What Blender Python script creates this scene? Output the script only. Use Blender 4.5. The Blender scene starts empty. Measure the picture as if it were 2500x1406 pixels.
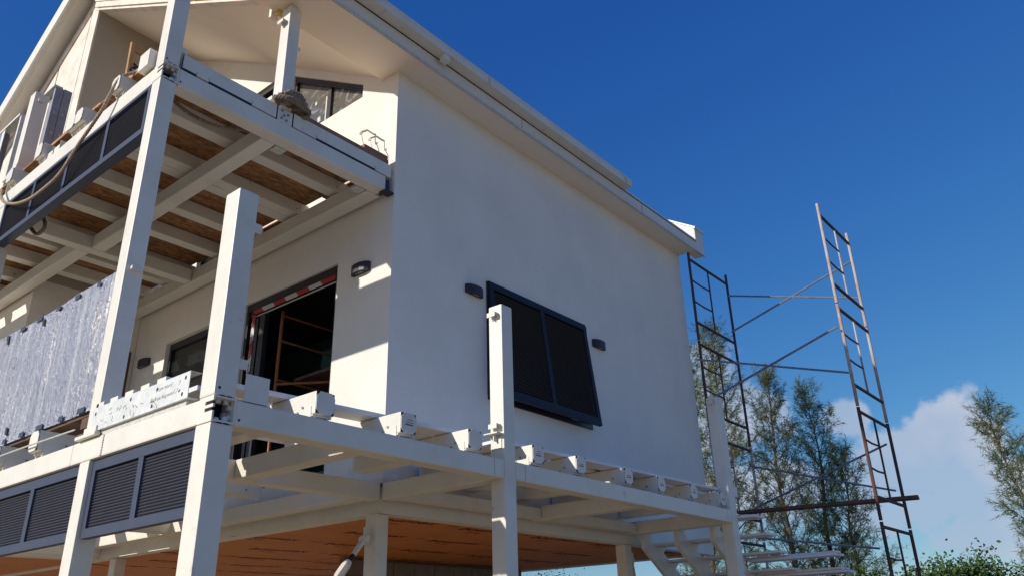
import bpy, bmesh, math, random
import numpy as np
from mathutils import Vector, Matrix
random.seed(7); RNG = np.random.default_rng(7)
sc = bpy.context.scene
COL = sc.collection
R = math.radians

# ------------------------------------------------------------------ camera
cd = bpy.data.cameras.new('camera'); cam = bpy.data.objects.new('camera', cd); COL.objects.link(cam)
BX = ((0.637473, -0.770072, -0.024844), (0.294640, 0.273446, -0.915650), (0.711909, 0.576383, 0.401208))
right, down, fwd = [Vector(r) for r in BX]
m = Matrix((right, -down, -fwd)).transposed().to_4x4(); m.translation = Vector((0, 0, 1.6))
cam.matrix_world = m
cd.sensor_width = 36; cd.lens = 28.18; cd.clip_start = 0.1; cd.clip_end = 3000
sc.camera = cam

# ------------------------------------------------------------------ light
TOSUN = Vector((-2.2, 0.78, 1.0)).normalized()
SUN_EL = math.asin(TOSUN.z); SUN_AZ = math.atan2(TOSUN.x, TOSUN.y)
sd = bpy.data.lights.new('sun', 'SUN'); sun = bpy.data.objects.new('sun', sd); COL.objects.link(sun)
sd.energy = 4.2; sd.angle = R(0.5); sd.color = (1.0, 0.93, 0.82)
sun.rotation_euler = (-TOSUN).to_track_quat('-Z', 'Y').to_euler(); sun.location = (-20, 8, 20)

w = bpy.data.worlds.new('World'); sc.world = w; w.use_nodes = True
nt = w.node_tree; N = nt.nodes; L = nt.links; N.clear()
def wn(t, **k):
    n = N.new(t)
    for a, b in k.items(): setattr(n, a, b)
    return n
def wmath(op, a, b=None, c=None):
    n = wn('ShaderNodeMath', operation=op)
    for i, v in enumerate((a, b, c)):
        if v is None: continue
        if isinstance(v, (int, float)): n.inputs[i].default_value = v
        else: L.new(v, n.inputs[i])
    return n.outputs[0]
out = wn('ShaderNodeOutputWorld'); bg = wn('ShaderNodeBackground'); bg.inputs[1].default_value = 0.11
sky = wn('ShaderNodeTexSky'); sky.sky_type = 'NISHITA'; sky.sun_disc = False
sky.sun_elevation = SUN_EL; sky.sun_rotation = SUN_AZ
sky.altitude = 0; sky.air_density = 1.0; sky.dust_density = 0.3; sky.ozone_density = 3.0
tc = wn('ShaderNodeTexCoord')
sep = wn('ShaderNodeSeparateXYZ'); L.new(tc.outputs['Generated'], sep.inputs[0])
# cumulus low over the horizon: soft heaps roughened by noise
no = wn('ShaderNodeTexNoise'); no.inputs['Scale'].default_value = 17; no.inputs['Detail'].default_value = 9; no.inputs['Roughness'].default_value = 0.58
L.new(tc.outputs['Generated'], no.inputs['Vector'])
BLOBS = [((.960, .180, .196), .050, 1.1), ((.966, .152, .180), .042, 1.1), ((.950, .222, .165), .060, 1.4), ((.968, .165, .140), .075, 1.9), ((.972, .148, .085), .080, 2.8),
         ((.935, .276, .222), .030, 1.3), ((.955, .245, .120), .070, 2.2), ((.862, .412, .285), .055, 1.0), ((.885, .39, .23), .075, 1.3),
         ((.90, .36, .15), .09, 2.0), ((.985, .06, .13), .035, 1.8), ((.90, -.42, .12), .2, 2.6), ((.6, .79, .14), .2, 2.4), ((.2, -.97, .14), .22, 2.4),
         ((-.5, .85, .13), .22, 2.6), ((-.6, -.79, .12), .22, 2.6)]
acc = None
for d, r, k in BLOBS:
    dv = Vector(d).normalized()
    sb = wn('ShaderNodeVectorMath', operation='SUBTRACT'); L.new(tc.outputs['Generated'], sb.inputs[0]); sb.inputs[1].default_value = dv
    ml = wn('ShaderNodeVectorMath', operation='MULTIPLY'); L.new(sb.outputs[0], ml.inputs[0]); ml.inputs[1].default_value = (1 / r, 1 / r, k / r)
    ln = wn('ShaderNodeVectorMath', operation='LENGTH'); L.new(ml.outputs[0], ln.inputs[0])
    v = wmath('SUBTRACT', 1.0, ln.outputs['Value'])
    acc = v if acc is None else wmath('MAXIMUM', acc, v)
dens = wmath('ADD', acc, wmath('MULTIPLY', wmath('SUBTRACT', no.outputs['Fac'], 0.5), 2.0))
mr = wn('ShaderNodeMapRange'); mr.interpolation_type = 'SMOOTHSTEP'; L.new(dens, mr.inputs[0]); mr.inputs[1].default_value = 0.0; mr.inputs[2].default_value = 0.40
mask = wmath('MULTIPLY', mr.outputs[0], 0.78)
no2 = wn('ShaderNodeTexNoise'); no2.inputs['Scale'].default_value = 5; no2.inputs['Detail'].default_value = 4; L.new(tc.outputs['Generated'], no2.inputs['Vector'])
cr = wn('ShaderNodeValToRGB'); L.new(no2.outputs['Fac'], cr.inputs[0])
cr.color_ramp.elements[0].position = .38; cr.color_ramp.elements[0].color = (.40, .50, .66, 1)
cr.color_ramp.elements[1].position = .62; cr.color_ramp.elements[1].color = (.68, .68, .73, 1)
sc_ = wn('ShaderNodeVectorMath', operation='SCALE'); L.new(cr.outputs[0], sc_.inputs[0]); sc_.inputs['Scale'].default_value = 9.0
mx = wn('ShaderNodeMix', data_type='RGBA'); sp_ = wn('ShaderNodeSeparateColor'); L.new(sky.outputs[0], sp_.inputs[0]); cb_ = wn('ShaderNodeCombineColor')
# deep tropical blue: the clear sky's red falls off faster and its blue slower than in the stock model
for i, (p_, k_) in enumerate(((1.42, .27), (1.0, .69), (.55, 2.0))):
    L.new(wmath('MULTIPLY', wmath('POWER', sp_.outputs[i], p_), k_), cb_.inputs[i])
L.new(mask, mx.inputs[0]); L.new(cb_.outputs[0], mx.inputs[6]); L.new(sc_.outputs[0], mx.inputs[7])
L.new(mx.outputs[2], bg.inputs[0]); L.new(bg.outputs[0], out.inputs[0])

sc.view_settings.view_transform = 'Standard'; sc.view_settings.look = 'None'
sc.view_settings.exposure = 0.0; sc.view_settings.gamma = 1.0; sc.view_settings.use_curve_mapping = False

# ------------------------------------------------------------------ materials
def mat(name, col, rough=.6, metal=0., noise=None, bump=None, spec=.5, coat=0., col2=None, scuff=None, runs=0.):
    """noise = (scale, amount) colour mottling towards col2; bump = (scale, strength, distance)"""
    mt = bpy.data.materials.new(name); mt.use_nodes = True
    n = mt.node_tree.nodes; l = mt.node_tree.links; b = n['Principled BSDF']
    b.inputs['Base Color'].default_value = (*col, 1); b.inputs['Roughness'].default_value = rough
    b.inputs['Metallic'].default_value = metal; b.inputs['Specular IOR Level'].default_value = spec
    b.inputs['Coat Weight'].default_value = coat
    tcn = n.new('ShaderNodeTexCoord') if (noise or bump) else None
    geo = n.new('ShaderNodeNewGeometry') if (noise or bump) else None
    vec = geo.outputs['Position'] if geo else None
    if noise:
        t = n.new('ShaderNodeTexNoise'); t.inputs['Scale'].default_value = noise[0]; t.inputs['Detail'].default_value = 6; t.inputs['Roughness'].default_value = .65
        l.new(vec, t.inputs['Vector'])
        rp = n.new('ShaderNodeValToRGB'); rp.color_ramp.elements[0].position = noise[1]; rp.color_ramp.elements[1].position = noise[2]
        rp.color_ramp.elements[0].color = (*col, 1); rp.color_ramp.elements[1].color = (*(col2 or col), 1)
        l.new(t.outputs['Fac'], rp.inputs[0]); l.new(rp.outputs[0], b.inputs['Base Color'])
    if scuff or runs:
        src = b.inputs['Base Color'].links[0].from_socket
        if runs:      # faint upright wash marks
            mp = n.new('ShaderNodeMapping'); mp.inputs['Scale'].default_value = (2.6, 2.6, .30); l.new(vec, mp.inputs[0])
            tr = n.new('ShaderNodeTexNoise'); tr.inputs['Scale'].default_value = 1; tr.inputs['Detail'].default_value = 7; tr.inputs['Distortion'].default_value = .6; l.new(mp.outputs[0], tr.inputs['Vector'])
            rr_ = n.new('ShaderNodeMapRange'); rr_.inputs[1].default_value = .45; rr_.inputs[2].default_value = .80; rr_.inputs[3].default_value = 0; rr_.inputs[4].default_value = runs; l.new(tr.outputs['Fac'], rr_.inputs[0])
            mr_ = n.new('ShaderNodeMix'); mr_.data_type = 'RGBA'; l.new(rr_.outputs[0], mr_.inputs[0]); l.new(src, mr_.inputs[6]); mr_.inputs[7].default_value = (.50, .46, .40, 1); src = mr_.outputs[2]
        if scuff:     # small chips and smudges
            ts = n.new('ShaderNodeTexNoise'); ts.inputs['Scale'].default_value = scuff[0]; ts.inputs['Detail'].default_value = 7; ts.inputs['Roughness'].default_value = .7; l.new(vec, ts.inputs['Vector'])
            rs = n.new('ShaderNodeMapRange'); rs.inputs[1].default_value = scuff[1]; rs.inputs[2].default_value = scuff[1] + .07; rs.inputs[3].default_value = 0; rs.inputs[4].default_value = scuff[2]; l.new(ts.outputs['Fac'], rs.inputs[0])
            m3 = n.new('ShaderNodeMix'); m3.data_type = 'RGBA'; l.new(rs.outputs[0], m3.inputs[0]); l.new(src, m3.inputs[6]); m3.inputs[7].default_value = (*scuff[3], 1); src = m3.outputs[2]
        l.new(src, b.inputs['Base Color'])
    if bump:
        t2 = n.new('ShaderNodeTexNoise'); t2.inputs['Scale'].default_value = bump[0]; t2.inputs['Detail'].default_value = 5
        l.new(vec, t2.inputs['Vector'])
        bp = n.new('ShaderNodeBump'); bp.inputs['Strength'].default_value = bump[1]; bp.inputs['Distance'].default_value = bump[2]
        l.new(t2.outputs['Fac'], bp.inputs['Height']); l.new(bp.outputs[0], b.inputs['Normal'])
    return mt
M = {}
M['steel'] = mat('white_painted_steel', (.76, .735, .665), .42, spec=.35, noise=(3.2, .45, .80), col2=(.66, .63, .56), bump=(60, .03, .01), scuff=(6.5, .64, .55, (.40, .34, .26)))
M['steel_in'] = mat('white_primer', (.62, .62, .58), .5, noise=(30, .4, .7), col2=(.45, .44, .40))
M['stucco'] = mat('white_stucco', (.84, .80, .735), .92, noise=(1.1, .40, .75), col2=(.755, .72, .665), bump=(38, .45, .014), runs=.07, scuff=(9, .67, .35, (.55, .50, .44)))
M['soffit'] = mat('cream_soffit', (.88, .80, .68), .9, noise=(.9, .4, .75), col2=(.84, .76, .645), bump=(30, .18, .01))
M['fascia'] = mat('white_fascia_paint', (.74, .72, .675), .6, spec=.3, noise=(2, .45, .8), col2=(.66, .64, .59), bump=(25, .05, .01), runs=.25, scuff=(8, .66, .4, (.42, .37, .30)))
M['gable'] = mat('raw_render_board', (.80, .73, .66), .9, noise=(5, .45, .66), col2=(.66, .58, .50), bump=(35, .3, .01))
M['navy'] = mat('navy_powder_coat', (.054, .067, .108), .5, spec=.22, noise=(6, .45, .8), col2=(.064, .077, .118), bump=(80, .03, .01))
M['navy_slat'] = mat('navy_slat_coat', (.045, .049, .068), .5, spec=.25, noise=(9, .4, .8), col2=(.055, .06, .08))
M['shutter'] = mat('shaded_navy_coat', (.016, .018, .030), .5, spec=.2, noise=(6, .45, .8), col2=(.02, .022, .034))  # navy coat of the louvres, darkened for the shaded side wall
M['shutter_slat'] = mat('dark_shutter_slat', (.034, .036, .044), .45, spec=.4, noise=(9, .4, .8), col2=(.045, .046, .052))
M['black'] = mat('black_shadow_gap', (.012, .012, .014), .6)
M['frame'] = mat('black_window_frame', (.022, .022, .026), .4, bump=(50, .03, .01))
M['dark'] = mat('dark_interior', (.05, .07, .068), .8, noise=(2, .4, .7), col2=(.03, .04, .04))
M['teal'] = mat('teal_board', (.12, .26, .24), .8, noise=(3, .4, .7), col2=(.09, .20, .185))
M['orange'] = mat('orange_membrane', (.62, .215, .05), .62, noise=(2.5, .4, .75), col2=(.52, .17, .04), bump=(14, .1, .01))
M['print'] = mat('dark_print', (.10, .02, .01), .7)
M['ink'] = mat('ink', (.05, .05, .055), .7)
M['pen'] = mat('marker_pen', (.16, .17, .19), .6)
M['red'] = mat('red_tape', (.40, .022, .02), .5)
M['tape'] = mat('white_tape', (.55, .55, .54), .5)
M['timber'] = mat('raw_timber', (.50, .27, .11), .75, noise=(7, .35, .7), col2=(.36, .18, .07), bump=(30, .2, .01))
M['old_timber'] = mat('weathered_timber', (.16, .085, .055), .85, noise=(6, .35, .7), col2=(.07, .042, .032), bump=(25, .4, .01))
M['plank'] = mat('brown_plank', (.33, .17, .115), .85, noise=(6, .35, .7), col2=(.20, .105, .075), bump=(25, .4, .01))
M['partition'] = mat('shade_darkened_render', (.46, .41, .35), .92, noise=(1.2, .4, .75), col2=(.41, .365, .31), bump=(40, .2, .01))  # render darkened: the unlit side's shade is put into its colour
M['decking'] = mat('white_decking', (.78, .77, .80), .5, noise=(4, .45, .8), col2=(.70, .69, .70))
M['yellow'] = mat('yellow_board_edge', (.72, .46, .12), .75, noise=(9, .4, .7), col2=(.60, .36, .10))
M['rope'] = mat('hemp_rope', (.46, .37, .27), .95, noise=(40, .35, .65), col2=(.33, .25, .18), bump=(120, .5, .004))
M['old_rope'] = mat('grey_hemp_rope', (.30, .24, .18), .95, noise=(30, .35, .65), col2=(.17, .135, .10), bump=(120, .5, .004))
M['rust'] = mat('rusty_shaded_tube', (.055, .055, .065), .75, spec=.25, noise=(3.4, .40, .66), col2=(.15, .055, .028), bump=(40, .5, .006))  # rust over a base darkened for the house's shadow
M['rust2'] = mat('rusty_upper_tube', (.42, .24, .16), .75, noise=(2.4, .40, .56), col2=(.46, .43, .42), bump=(40, .5, .006))
M['orange_tube'] = mat('orange_scaffold_tube', (.42, .15, .05), .6, noise=(5, .4, .7), col2=(.28, .10, .05))
M['galv'] = mat('galvanised_sheet', (.60, .62, .61), .5, metal=.2, noise=(14, .40, .66), col2=(.74, .76, .75), bump=(22, .06, .01))
M['galv_dark'] = mat('dull_galvanised_stud', (.34, .35, .39), .45, metal=.6, noise=(7, .38, .68), col2=(.24, .25, .28))
M['glue'] = mat('grey_cement_block', (.26, .235, .20), .95, noise=(6, .35, .7), col2=(.20, .18, .155), bump=(30, .4, .01))
M['mortar'] = mat('mortar', (.17, .15, .13), .95)
M['ground'] = mat('sandy_ground', (.36, .27, .155), .95, noise=(.7, .35, .7), col2=(.29, .215, .125), bump=(6, .4, .05))
M['bark'] = mat('grey_brown_bark', (.16, .12, .09), .95, noise=(12, .35, .7), col2=(.09, .065, .05), bump=(25, .6, .01))
M['lamp'] = mat('black_lamp_body', (.022, .024, .034), .5, bump=(90, .06, .005))
M['lens'] = mat('frosted_lens', (.16, .165, .17), .35)
M['rustspot'] = mat('rust_stain', (.36, .13, .03), .9, noise=(30, .3, .7), col2=(.22, .08, .02), bump=(40, .6, .01))
M['wire'] = mat('grey_cable', (.22, .23, .22), .6)
M['blackwire'] = mat('black_cable', (.02, .02, .02), .6)
M['bolt'] = mat('white_bolt', (.70, .70, .68), .35)

def nodes_of(name):
    mt = bpy.data.materials.new(name); mt.use_nodes = True
    return mt, mt.node_tree.nodes, mt.node_tree.links, mt.node_tree.nodes['Principled BSDF']
# oriented strand board: overlapping flattened flakes
mt, n, l, b = nodes_of('osb'); M['osb'] = mt
g = n.new('ShaderNodeNewGeometry')
def flakes(rot, sx, sy, off):
    mp = n.new('ShaderNodeMapping'); mp.inputs['Rotation'].default_value = (0, 0, rot); mp.inputs['Scale'].default_value = (sx, sy, 1); mp.inputs['Location'].default_value = (off, off, 0)
    l.new(g.outputs['Position'], mp.inputs[0])
    v = n.new('ShaderNodeTexVoronoi'); v.inputs['Scale'].default_value = 1; l.new(mp.outputs[0], v.inputs['Vector']); return v
v1 = flakes(.7, 13, 34, 0); v2 = flakes(2.3, 15, 36, 3.3)
mxo = n.new('ShaderNodeMix'); mxo.data_type = 'RGBA'; mxo.inputs[0].default_value = .5
l.new(v1.outputs['Color'], mxo.inputs[6]); l.new(v2.outputs['Color'], mxo.inputs[7])
rp = n.new('ShaderNodeValToRGB'); l.new(mxo.outputs[2], rp.inputs[0])
e = rp.color_ramp.elements; e[0].position = .25; e[0].color = (.19, .088, .034, 1); e[1].position = .78; e[1].color = (.43, .225, .09, 1)
e2 = e.new(.5); e2.color = (.30, .145, .056, 1)
l.new(rp.outputs[0], b.inputs['Base Color']); b.inputs['Roughness'].default_value = .8
bp = n.new('ShaderNodeBump'); bp.inputs['Strength'].default_value = .4; bp.inputs['Distance'].default_value = .004; l.new(v1.outputs['Distance'], bp.inputs['Height']); l.new(bp.outputs[0], b.inputs['Normal'])
# shrink wrap: glossy film drawn into upright creases over blue-grey panels
mt, n, l, b = nodes_of('shrink_wrap'); M['wrap'] = mt
g = n.new('ShaderNodeNewGeometry')
def stretch(sy, sz, det):
    mp = n.new('ShaderNodeMapping'); mp.inputs['Scale'].default_value = (sy, sy, sz); l.new(g.outputs['Position'], mp.inputs[0])
    t = n.new('ShaderNodeTexNoise'); t.inputs['Scale'].default_value = 1; t.inputs['Detail'].default_value = det; t.inputs['Roughness'].default_value = .6; l.new(mp.outputs[0], t.inputs['Vector']); return t
t1 = stretch(22, .9, 5); t2 = stretch(80, 13, 4); t3 = stretch(17, .7, 6)
ad = n.new('ShaderNodeMath'); ad.operation = 'MULTIPLY_ADD'; ad.inputs[1].default_value = .5; l.new(t2.outputs['Fac'], ad.inputs[0]); l.new(t1.outputs['Fac'], ad.inputs[2])
bp = n.new('ShaderNodeBump'); bp.inputs['Strength'].default_value = 1.0; bp.inputs['Distance'].default_value = .03; l.new(ad.outputs[0], bp.inputs['Height']); l.new(bp.outputs[0], b.inputs['Normal']); l.new(bp.outputs[0], b.inputs['Coat Normal'])
rp = n.new('ShaderNodeValToRGB'); l.new(t3.outputs['Fac'], rp.inputs[0]); e = rp.color_ramp.elements
e[0].position = .40; e[0].color = (.14, .15, .235, 1); e[1].position = .68; e[1].color = (.46, .46, .52, 1); e3 = e.new(.52); e3.color = (.22, .232, .315, 1)
l.new(rp.outputs[0], b.inputs['Base Color']); b.inputs['Roughness'].default_value = .34; b.inputs['Specular IOR Level'].default_value = 1.0
b.inputs['Coat Weight'].default_value = 1.0; b.inputs['Coat Roughness'].default_value = .30; b.inputs['Coat IOR'].default_value = 1.7
# window glass: dark, mirror-like pane, dirty film inside on the upper one
mt, n, l, b = nodes_of('dark_glass'); M['glass'] = mt
b.inputs['Base Color'].default_value = (.012, .016, .016, 1); b.inputs['Roughness'].default_value = .03; b.inputs['Specular IOR Level'].default_value = .7
mt, n, l, b = nodes_of('smeared_glass'); M['glass_dirty'] = mt
g = n.new('ShaderNodeNewGeometry'); t = n.new('ShaderNodeTexNoise'); t.inputs['Scale'].default_value = 4.5; t.inputs['Detail'].default_value = 8; t.inputs['Distortion'].default_value = 1.4; l.new(g.outputs['Position'], t.inputs['Vector'])
rp = n.new('ShaderNodeValToRGB'); l.new(t.outputs['Fac'], rp.inputs[0]); e = rp.color_ramp.elements
e[0].position = .52; e[0].color = (.12, .115, .105, 1); e[1].position = .70; e[1].color = (.36, .36, .37, 1)
l.new(rp.outputs[0], b.inputs['Base Color']); b.inputs['Roughness'].default_value = .08; b.inputs['Specular IOR Level'].default_value = .7
def leafmat(name, c1, c2, sc_):
    mt, n, l, b = nodes_of(name)
    g = n.new('ShaderNodeNewGeometry'); t = n.new('ShaderNodeTexNoise'); t.inputs['Scale'].default_value = sc_; t.inputs['Detail'].default_value = 3; l.new(g.outputs['Position'], t.inputs['Vector'])
    rp = n.new('ShaderNodeValToRGB'); l.new(t.outputs['Fac'], rp.inputs[0]); e = rp.color_ramp.elements
    e[0].position = .38; e[0].color = (*c1, 1); e[1].position = .62; e[1].color = (*c2, 1)
    l.new(rp.outputs[0], b.inputs['Base Color']); b.inputs['Roughness'].default_value = .6
    tr = n.new('ShaderNodeBsdfTranslucent'); l.new(rp.outputs[0], tr.inputs[0]); ms = n.new('ShaderNodeMixShader'); ms.inputs[0].default_value = .35
    l.new(b.outputs[0], ms.inputs[1]); l.new(tr.outputs[0], ms.inputs[2]); l.new(ms.outputs[0], n['Material Output'].inputs[0]); M[name] = mt
leafmat('needle', (.078, .125, .058), (.12, .17, .062), .7)
leafmat('needle_dry', (.15, .165, .045), (.19, .17, .045), 1.0)
leafmat('leaf', (.055, .115, .022), (.095, .165, .03), 2.5)
leafmat('leaf_dark', (.035, .075, .02), (.06, .11, .025), 2.5)

# ------------------------------------------------------------------ mesh helpers
WP = {}            # world position of every object we place things under
class MB:
    def __init__(s): s.v = []; s.f = []; s.mi = []; s.cur = 0
    def add(s, vs, fs):
        o = len(s.v); s.v += [tuple(p) for p in vs]; s.f += [tuple(i + o for i in q) for q in fs]; s.mi += [s.cur] * len(fs); return s
    def box(s, x0, x1, y0, y1, z0, z1, T=None):
        vs = [(x, y, z) for z in (z0, z1) for y in (y0, y1) for x in (x0, x1)]
        if T: vs = [T @ Vector(p) for p in vs]
        return s.add(vs, [(0, 2, 3, 1), (4, 5, 7, 6), (0, 1, 5, 4), (2, 6, 7, 3), (0, 4, 6, 2), (1, 3, 7, 5)])
    def prism(s, poly, d):
        d = Vector(d); k = len(poly); a = [Vector(p) for p in poly]
        return s.add(a + [p + d for p in a], [tuple(reversed(range(k))), tuple(range(k, 2 * k))] + [(i, (i + 1) % k, (i + 1) % k + k, i + k) for i in range(k)])
    def tube(s, pts, r, nseg=8, r2=None, cap=True):
        pts = [Vector(p) for p in pts]; o = len(s.v); vs = []; K = len(pts); up = None
        for i, p in enumerate(pts):
            t = (pts[min(i + 1, K - 1)] - pts[max(i - 1, 0)]).normalized()
            if up is None:
                up = Vector((0, 0, 1)) if abs(t.z) < .9 else Vector((1, 0, 0))
            a = t.cross(up).normalized(); bb = a.cross(t).normalized(); up = bb
            rr = r if r2 is None else r + (r2 - r) * i / max(K - 1, 1)
            for j in range(nseg):
                q = 2 * math.pi * j / nseg; vs.append(p + (a * math.cos(q) + bb * math.sin(q)) * rr)
        fs = [(i * nseg + j, i * nseg + (j + 1) % nseg, (i + 1) * nseg + (j + 1) % nseg, (i + 1) * nseg + j) for i in range(K - 1) for j in range(nseg)]
        if cap: fs += [tuple(reversed(range(nseg))), tuple((K - 1) * nseg + j for j in range(nseg))]
        return s.add(vs, fs)
    def build(s, name, mats, parent=None, bevel=0, smooth=False, kind=None, seg=2):
        a = np.array(s.v, float); c = (a.min(0) + a.max(0)) / 2
        me = bpy.data.meshes.new(name); me.from_pydata((a - c).tolist(), [], s.f)
        if not isinstance(mats, (list, tuple)): mats = [mats]
        for q in mats: me.materials.append(M[q])
        me.polygons.foreach_set('material_index', s.mi)
        bm = bmesh.new(); bm.from_mesh(me)
        bmesh.ops.recalc_face_normals(bm, faces=bm.faces)
        if bevel: bmesh.ops.bevel(bm, geom=bm.edges[:], offset=bevel, segments=seg, affect='EDGES', clamp_overlap=True, profile=.6)
        bm.to_mesh(me); bm.free()
        if smooth: me.polygons.foreach_set('use_smooth', [True] * len(me.polygons))
        if kind is None and parent is not None and name in STUFF: kind = 'stuff'
        return place(name, me, Vector(c), parent, kind)
STUFF = {'bolt', 'gasket_gap', 'bolt_hole', 'weld_bead', 'scribble', 'beam_gap', 'beam_seam', 'punched_hole', 'stringer_cleat', 'open_corner', 'fork', 'wire_tangle', 'cleat', 'clip', 'bracket', 'angle_bracket', 'rust_patch', 'branches', 'stems'}
def place(name, me, at, parent=None, kind=None):
    o = bpy.data.objects.new(name, me); COL.objects.link(o)
    at = Vector(at); WP[o] = at
    o.location = at - (WP[parent] if parent else Vector())
    if parent: o.parent = parent
    if kind: o['kind'] = kind
    return o
def tag(o, label, cat, group=None):
    o['label'] = label; o['category'] = cat
    if group: o['group'] = group
    return o
def thing(name, label, cat, at, group=None):
    return tag(place(name, None, at), label, cat, group)
def copy_part(o, delta, parent=None):
    c = o.copy(); COL.objects.link(c); par = parent or o.parent
    WP[c] = WP[o] + Vector(delta); c.location = WP[c] - (WP[par] if par else Vector()); c.parent = par
    for ch in list(o.children): copy_part(ch, delta, c)
    return c
def bx(name, mt, parent, *d, bevel=0, kind=None, label=None):
    o = MB().box(*d).build(name, mt, parent, bevel, kind=kind)
    if label: o['label'] = label
    return o
def text_mesh(s, size, shear=0., thin=0.):
    cu = bpy.data.curves.new('t', 'FONT'); cu.body = s; cu.size = size; cu.shear = shear; cu.extrude = .0006; cu.offset = thin; cu.resolution_u = 3
    o = bpy.data.objects.new('t', cu); COL.objects.link(o); dg = bpy.context.evaluated_depsgraph_get(); dg.update()
    me = bpy.data.meshes.new_from_object(o.evaluated_get(dg)); bpy.data.objects.remove(o); me.materials.clear(); return me
def put_text(name, me, mt, parent, at, u, v, label=None):
    """u = reading direction, v = up direction of the letters (world)"""
    me = me.copy(); me.materials.append(M[mt]); u = Vector(u).normalized(); v = Vector(v).normalized(); wv = u.cross(v)
    me.transform(Matrix((u, v, wv)).transposed().to_4x4())
    o = place(name, me, at, parent)
    if label: o['label'] = label
    return o

# ------------------------------------------------------------------ ground
gm = MB(); gm.box(-600, 900, -700, 900, -.4, 0); gm.build('ground', 'ground', kind='structure')

# ------------------------------------------------------------------ house
XW, YW, YB = 5.035, 5.675, 16.7          # front wall, side wall, far side
XE = 11.65                               # far end wall
SL = .60                                 # roof slope
YR_ = 11.19
house = thing('house', 'white stuccoed two storey house on stilts with steep gabled roof', 'house', (XW, YW, 0))
# front wall of the lower storey, with two door openings
DO = (6.555, 8.33, 3.15, 5.475); WO = (9.03, 10.2, 3.15, 5.43)
fw = MB(); T = .2
def wallx(y0, y1, z0, z1): fw.box(XW, XW + T, y0, y1, z0, z1)
wallx(YW, DO[0], 3.0, 6.2); wallx(DO[1], WO[0], 3.0, 6.2); wallx(WO[1], 11.09, 3.0, 6.2)
wallx(DO[0], DO[1], DO[3], 6.2); wallx(DO[0], DO[1], 3.0, DO[2]); wallx(WO[0], WO[1], WO[3], 6.2); wallx(WO[0], WO[1], 3.0, WO[2])
fw.build('front_wall', 'stucco', house)
# upper front wall (back of the balcony), raked, with raked window and door openings
def zc(y): return 7.675 + SL * (y - 5.947)
uw = MB()
def rk(y0, y1, zb0, zb1=None, zt0=None, zt1=None):
    zb1 = zb0 if zb1 is None else zb1; zt0 = zc(y0) + .12 if zt0 is None else zt0; zt1 = zc(y1) + .12 if zt1 is None else zt1
    uw.prism([(XW, y0, zb0), (XW, y1, zb1), (XW, y1, zt1), (XW, y0, zt0)], (T, 0, 0))
def zh(y): return 7.788 + .61 * (y - 6.305)
rk(YW, 6.305, 6.203, zt0=7.66); rk(6.305, 7.79, 6.203, zt0=7.603, zt1=7.603); rk(6.305, 7.79, zh(6.305), zh(7.79)); rk(7.79, 8.15, 6.203)
rk(8.15, 9.7, 8.855); rk(9.7, 11.09, 6.203)
uw.build('upper_front_wall', 'stucco', house)
# side wall with window opening
SO = (6.56, 8.56, 4.06, 5.47)
sw = MB()
def wally(x0, x1, z0, z1): sw.box(x0, x1, YW, YW + T, z0, z1)
x0 = XW + T
sw.box(XW + T + .001, SO[0], YW + .0005, YW + T, 3.0, 7.66); wally(SO[1], XE, 3.0, 7.66); wally(SO[0], SO[1], 3.0, SO[2]); wally(SO[0], SO[1], SO[3], 7.66)
sw.build('side_wall', 'stucco', house)
# corner reveal: thin return so the side wall meets the front wall arris
bx('corner_bead', 'stucco', house, XW + .0005, XW + T + .0005, YW - .0006, YW + .004, 3.0, 7.655)
ew = MB()
ew.prism([(XE - T, YW + T, 2.72), (XE - T, YB, 2.72), (XE - T, YB, 7.7), (XE - T, YR_, 10.95), (XE - T, YW + T, 7.66)], (T, 0, 0))
ew.box(XW + T, XE - T, YB - T, YB, 2.72, 7.66); ew.build('back_wall', 'stucco', house)
# gable front of the upper storey left of the balcony
XG = 3.557
gw = MB(); zg = lambda y: 11.19 - .607 * abs(y - YR_)
gw.prism([(XG, 11.095, 6.203), (XG, 11.345, 6.203), (XG, 11.345, zg(11.345)), (XG, YR_, zg(YR_)), (XG, 11.095, zg(11.095))], (.025, 0, 0)); gw.build('gable_trim', 'gable', house)
gw = MB(); gw.prism([(XG + .012, 11.40, 6.2), (XG + .012, 12.30, 6.2), (XG + .012, 12.30, zg(12.3)), (XG + .012, 11.40, zg(11.40))], (.11, 0, 0)); gw.build('gable_panel', 'gable', house)
gw = MB(); gw.prism([(XG + .014, 12.35, 6.2), (XG + .014, YB, 6.2), (XG + .014, YB, zg(YB)), (XG + .014, 12.35, zg(12.35))], (.11, 0, 0)); gw.build('gable_panel', 'gable', house)
gw = MB(); gw.prism([(XG - .02, 11.30, zg(11.3) - .12), (XG - .02, 14.5, zg(14.5) - .12), (XG - .02, 14.5, zg(14.5)), (XG - .02, 11.30, zg(11.3))], (.03, 0, 0)); gw.build('gable_trim', 'gable', house)
gw = MB(); gw.prism([(XG + .026, 11.096, 6.203), (XW, 11.096, 6.203), (XW, 11.096, zc(11.095) + .1), (XG + .026, 11.096, zc(11.095) + .1)], (0, .15, 0)); gw.build('partition_wall', 'partition', house)
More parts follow.
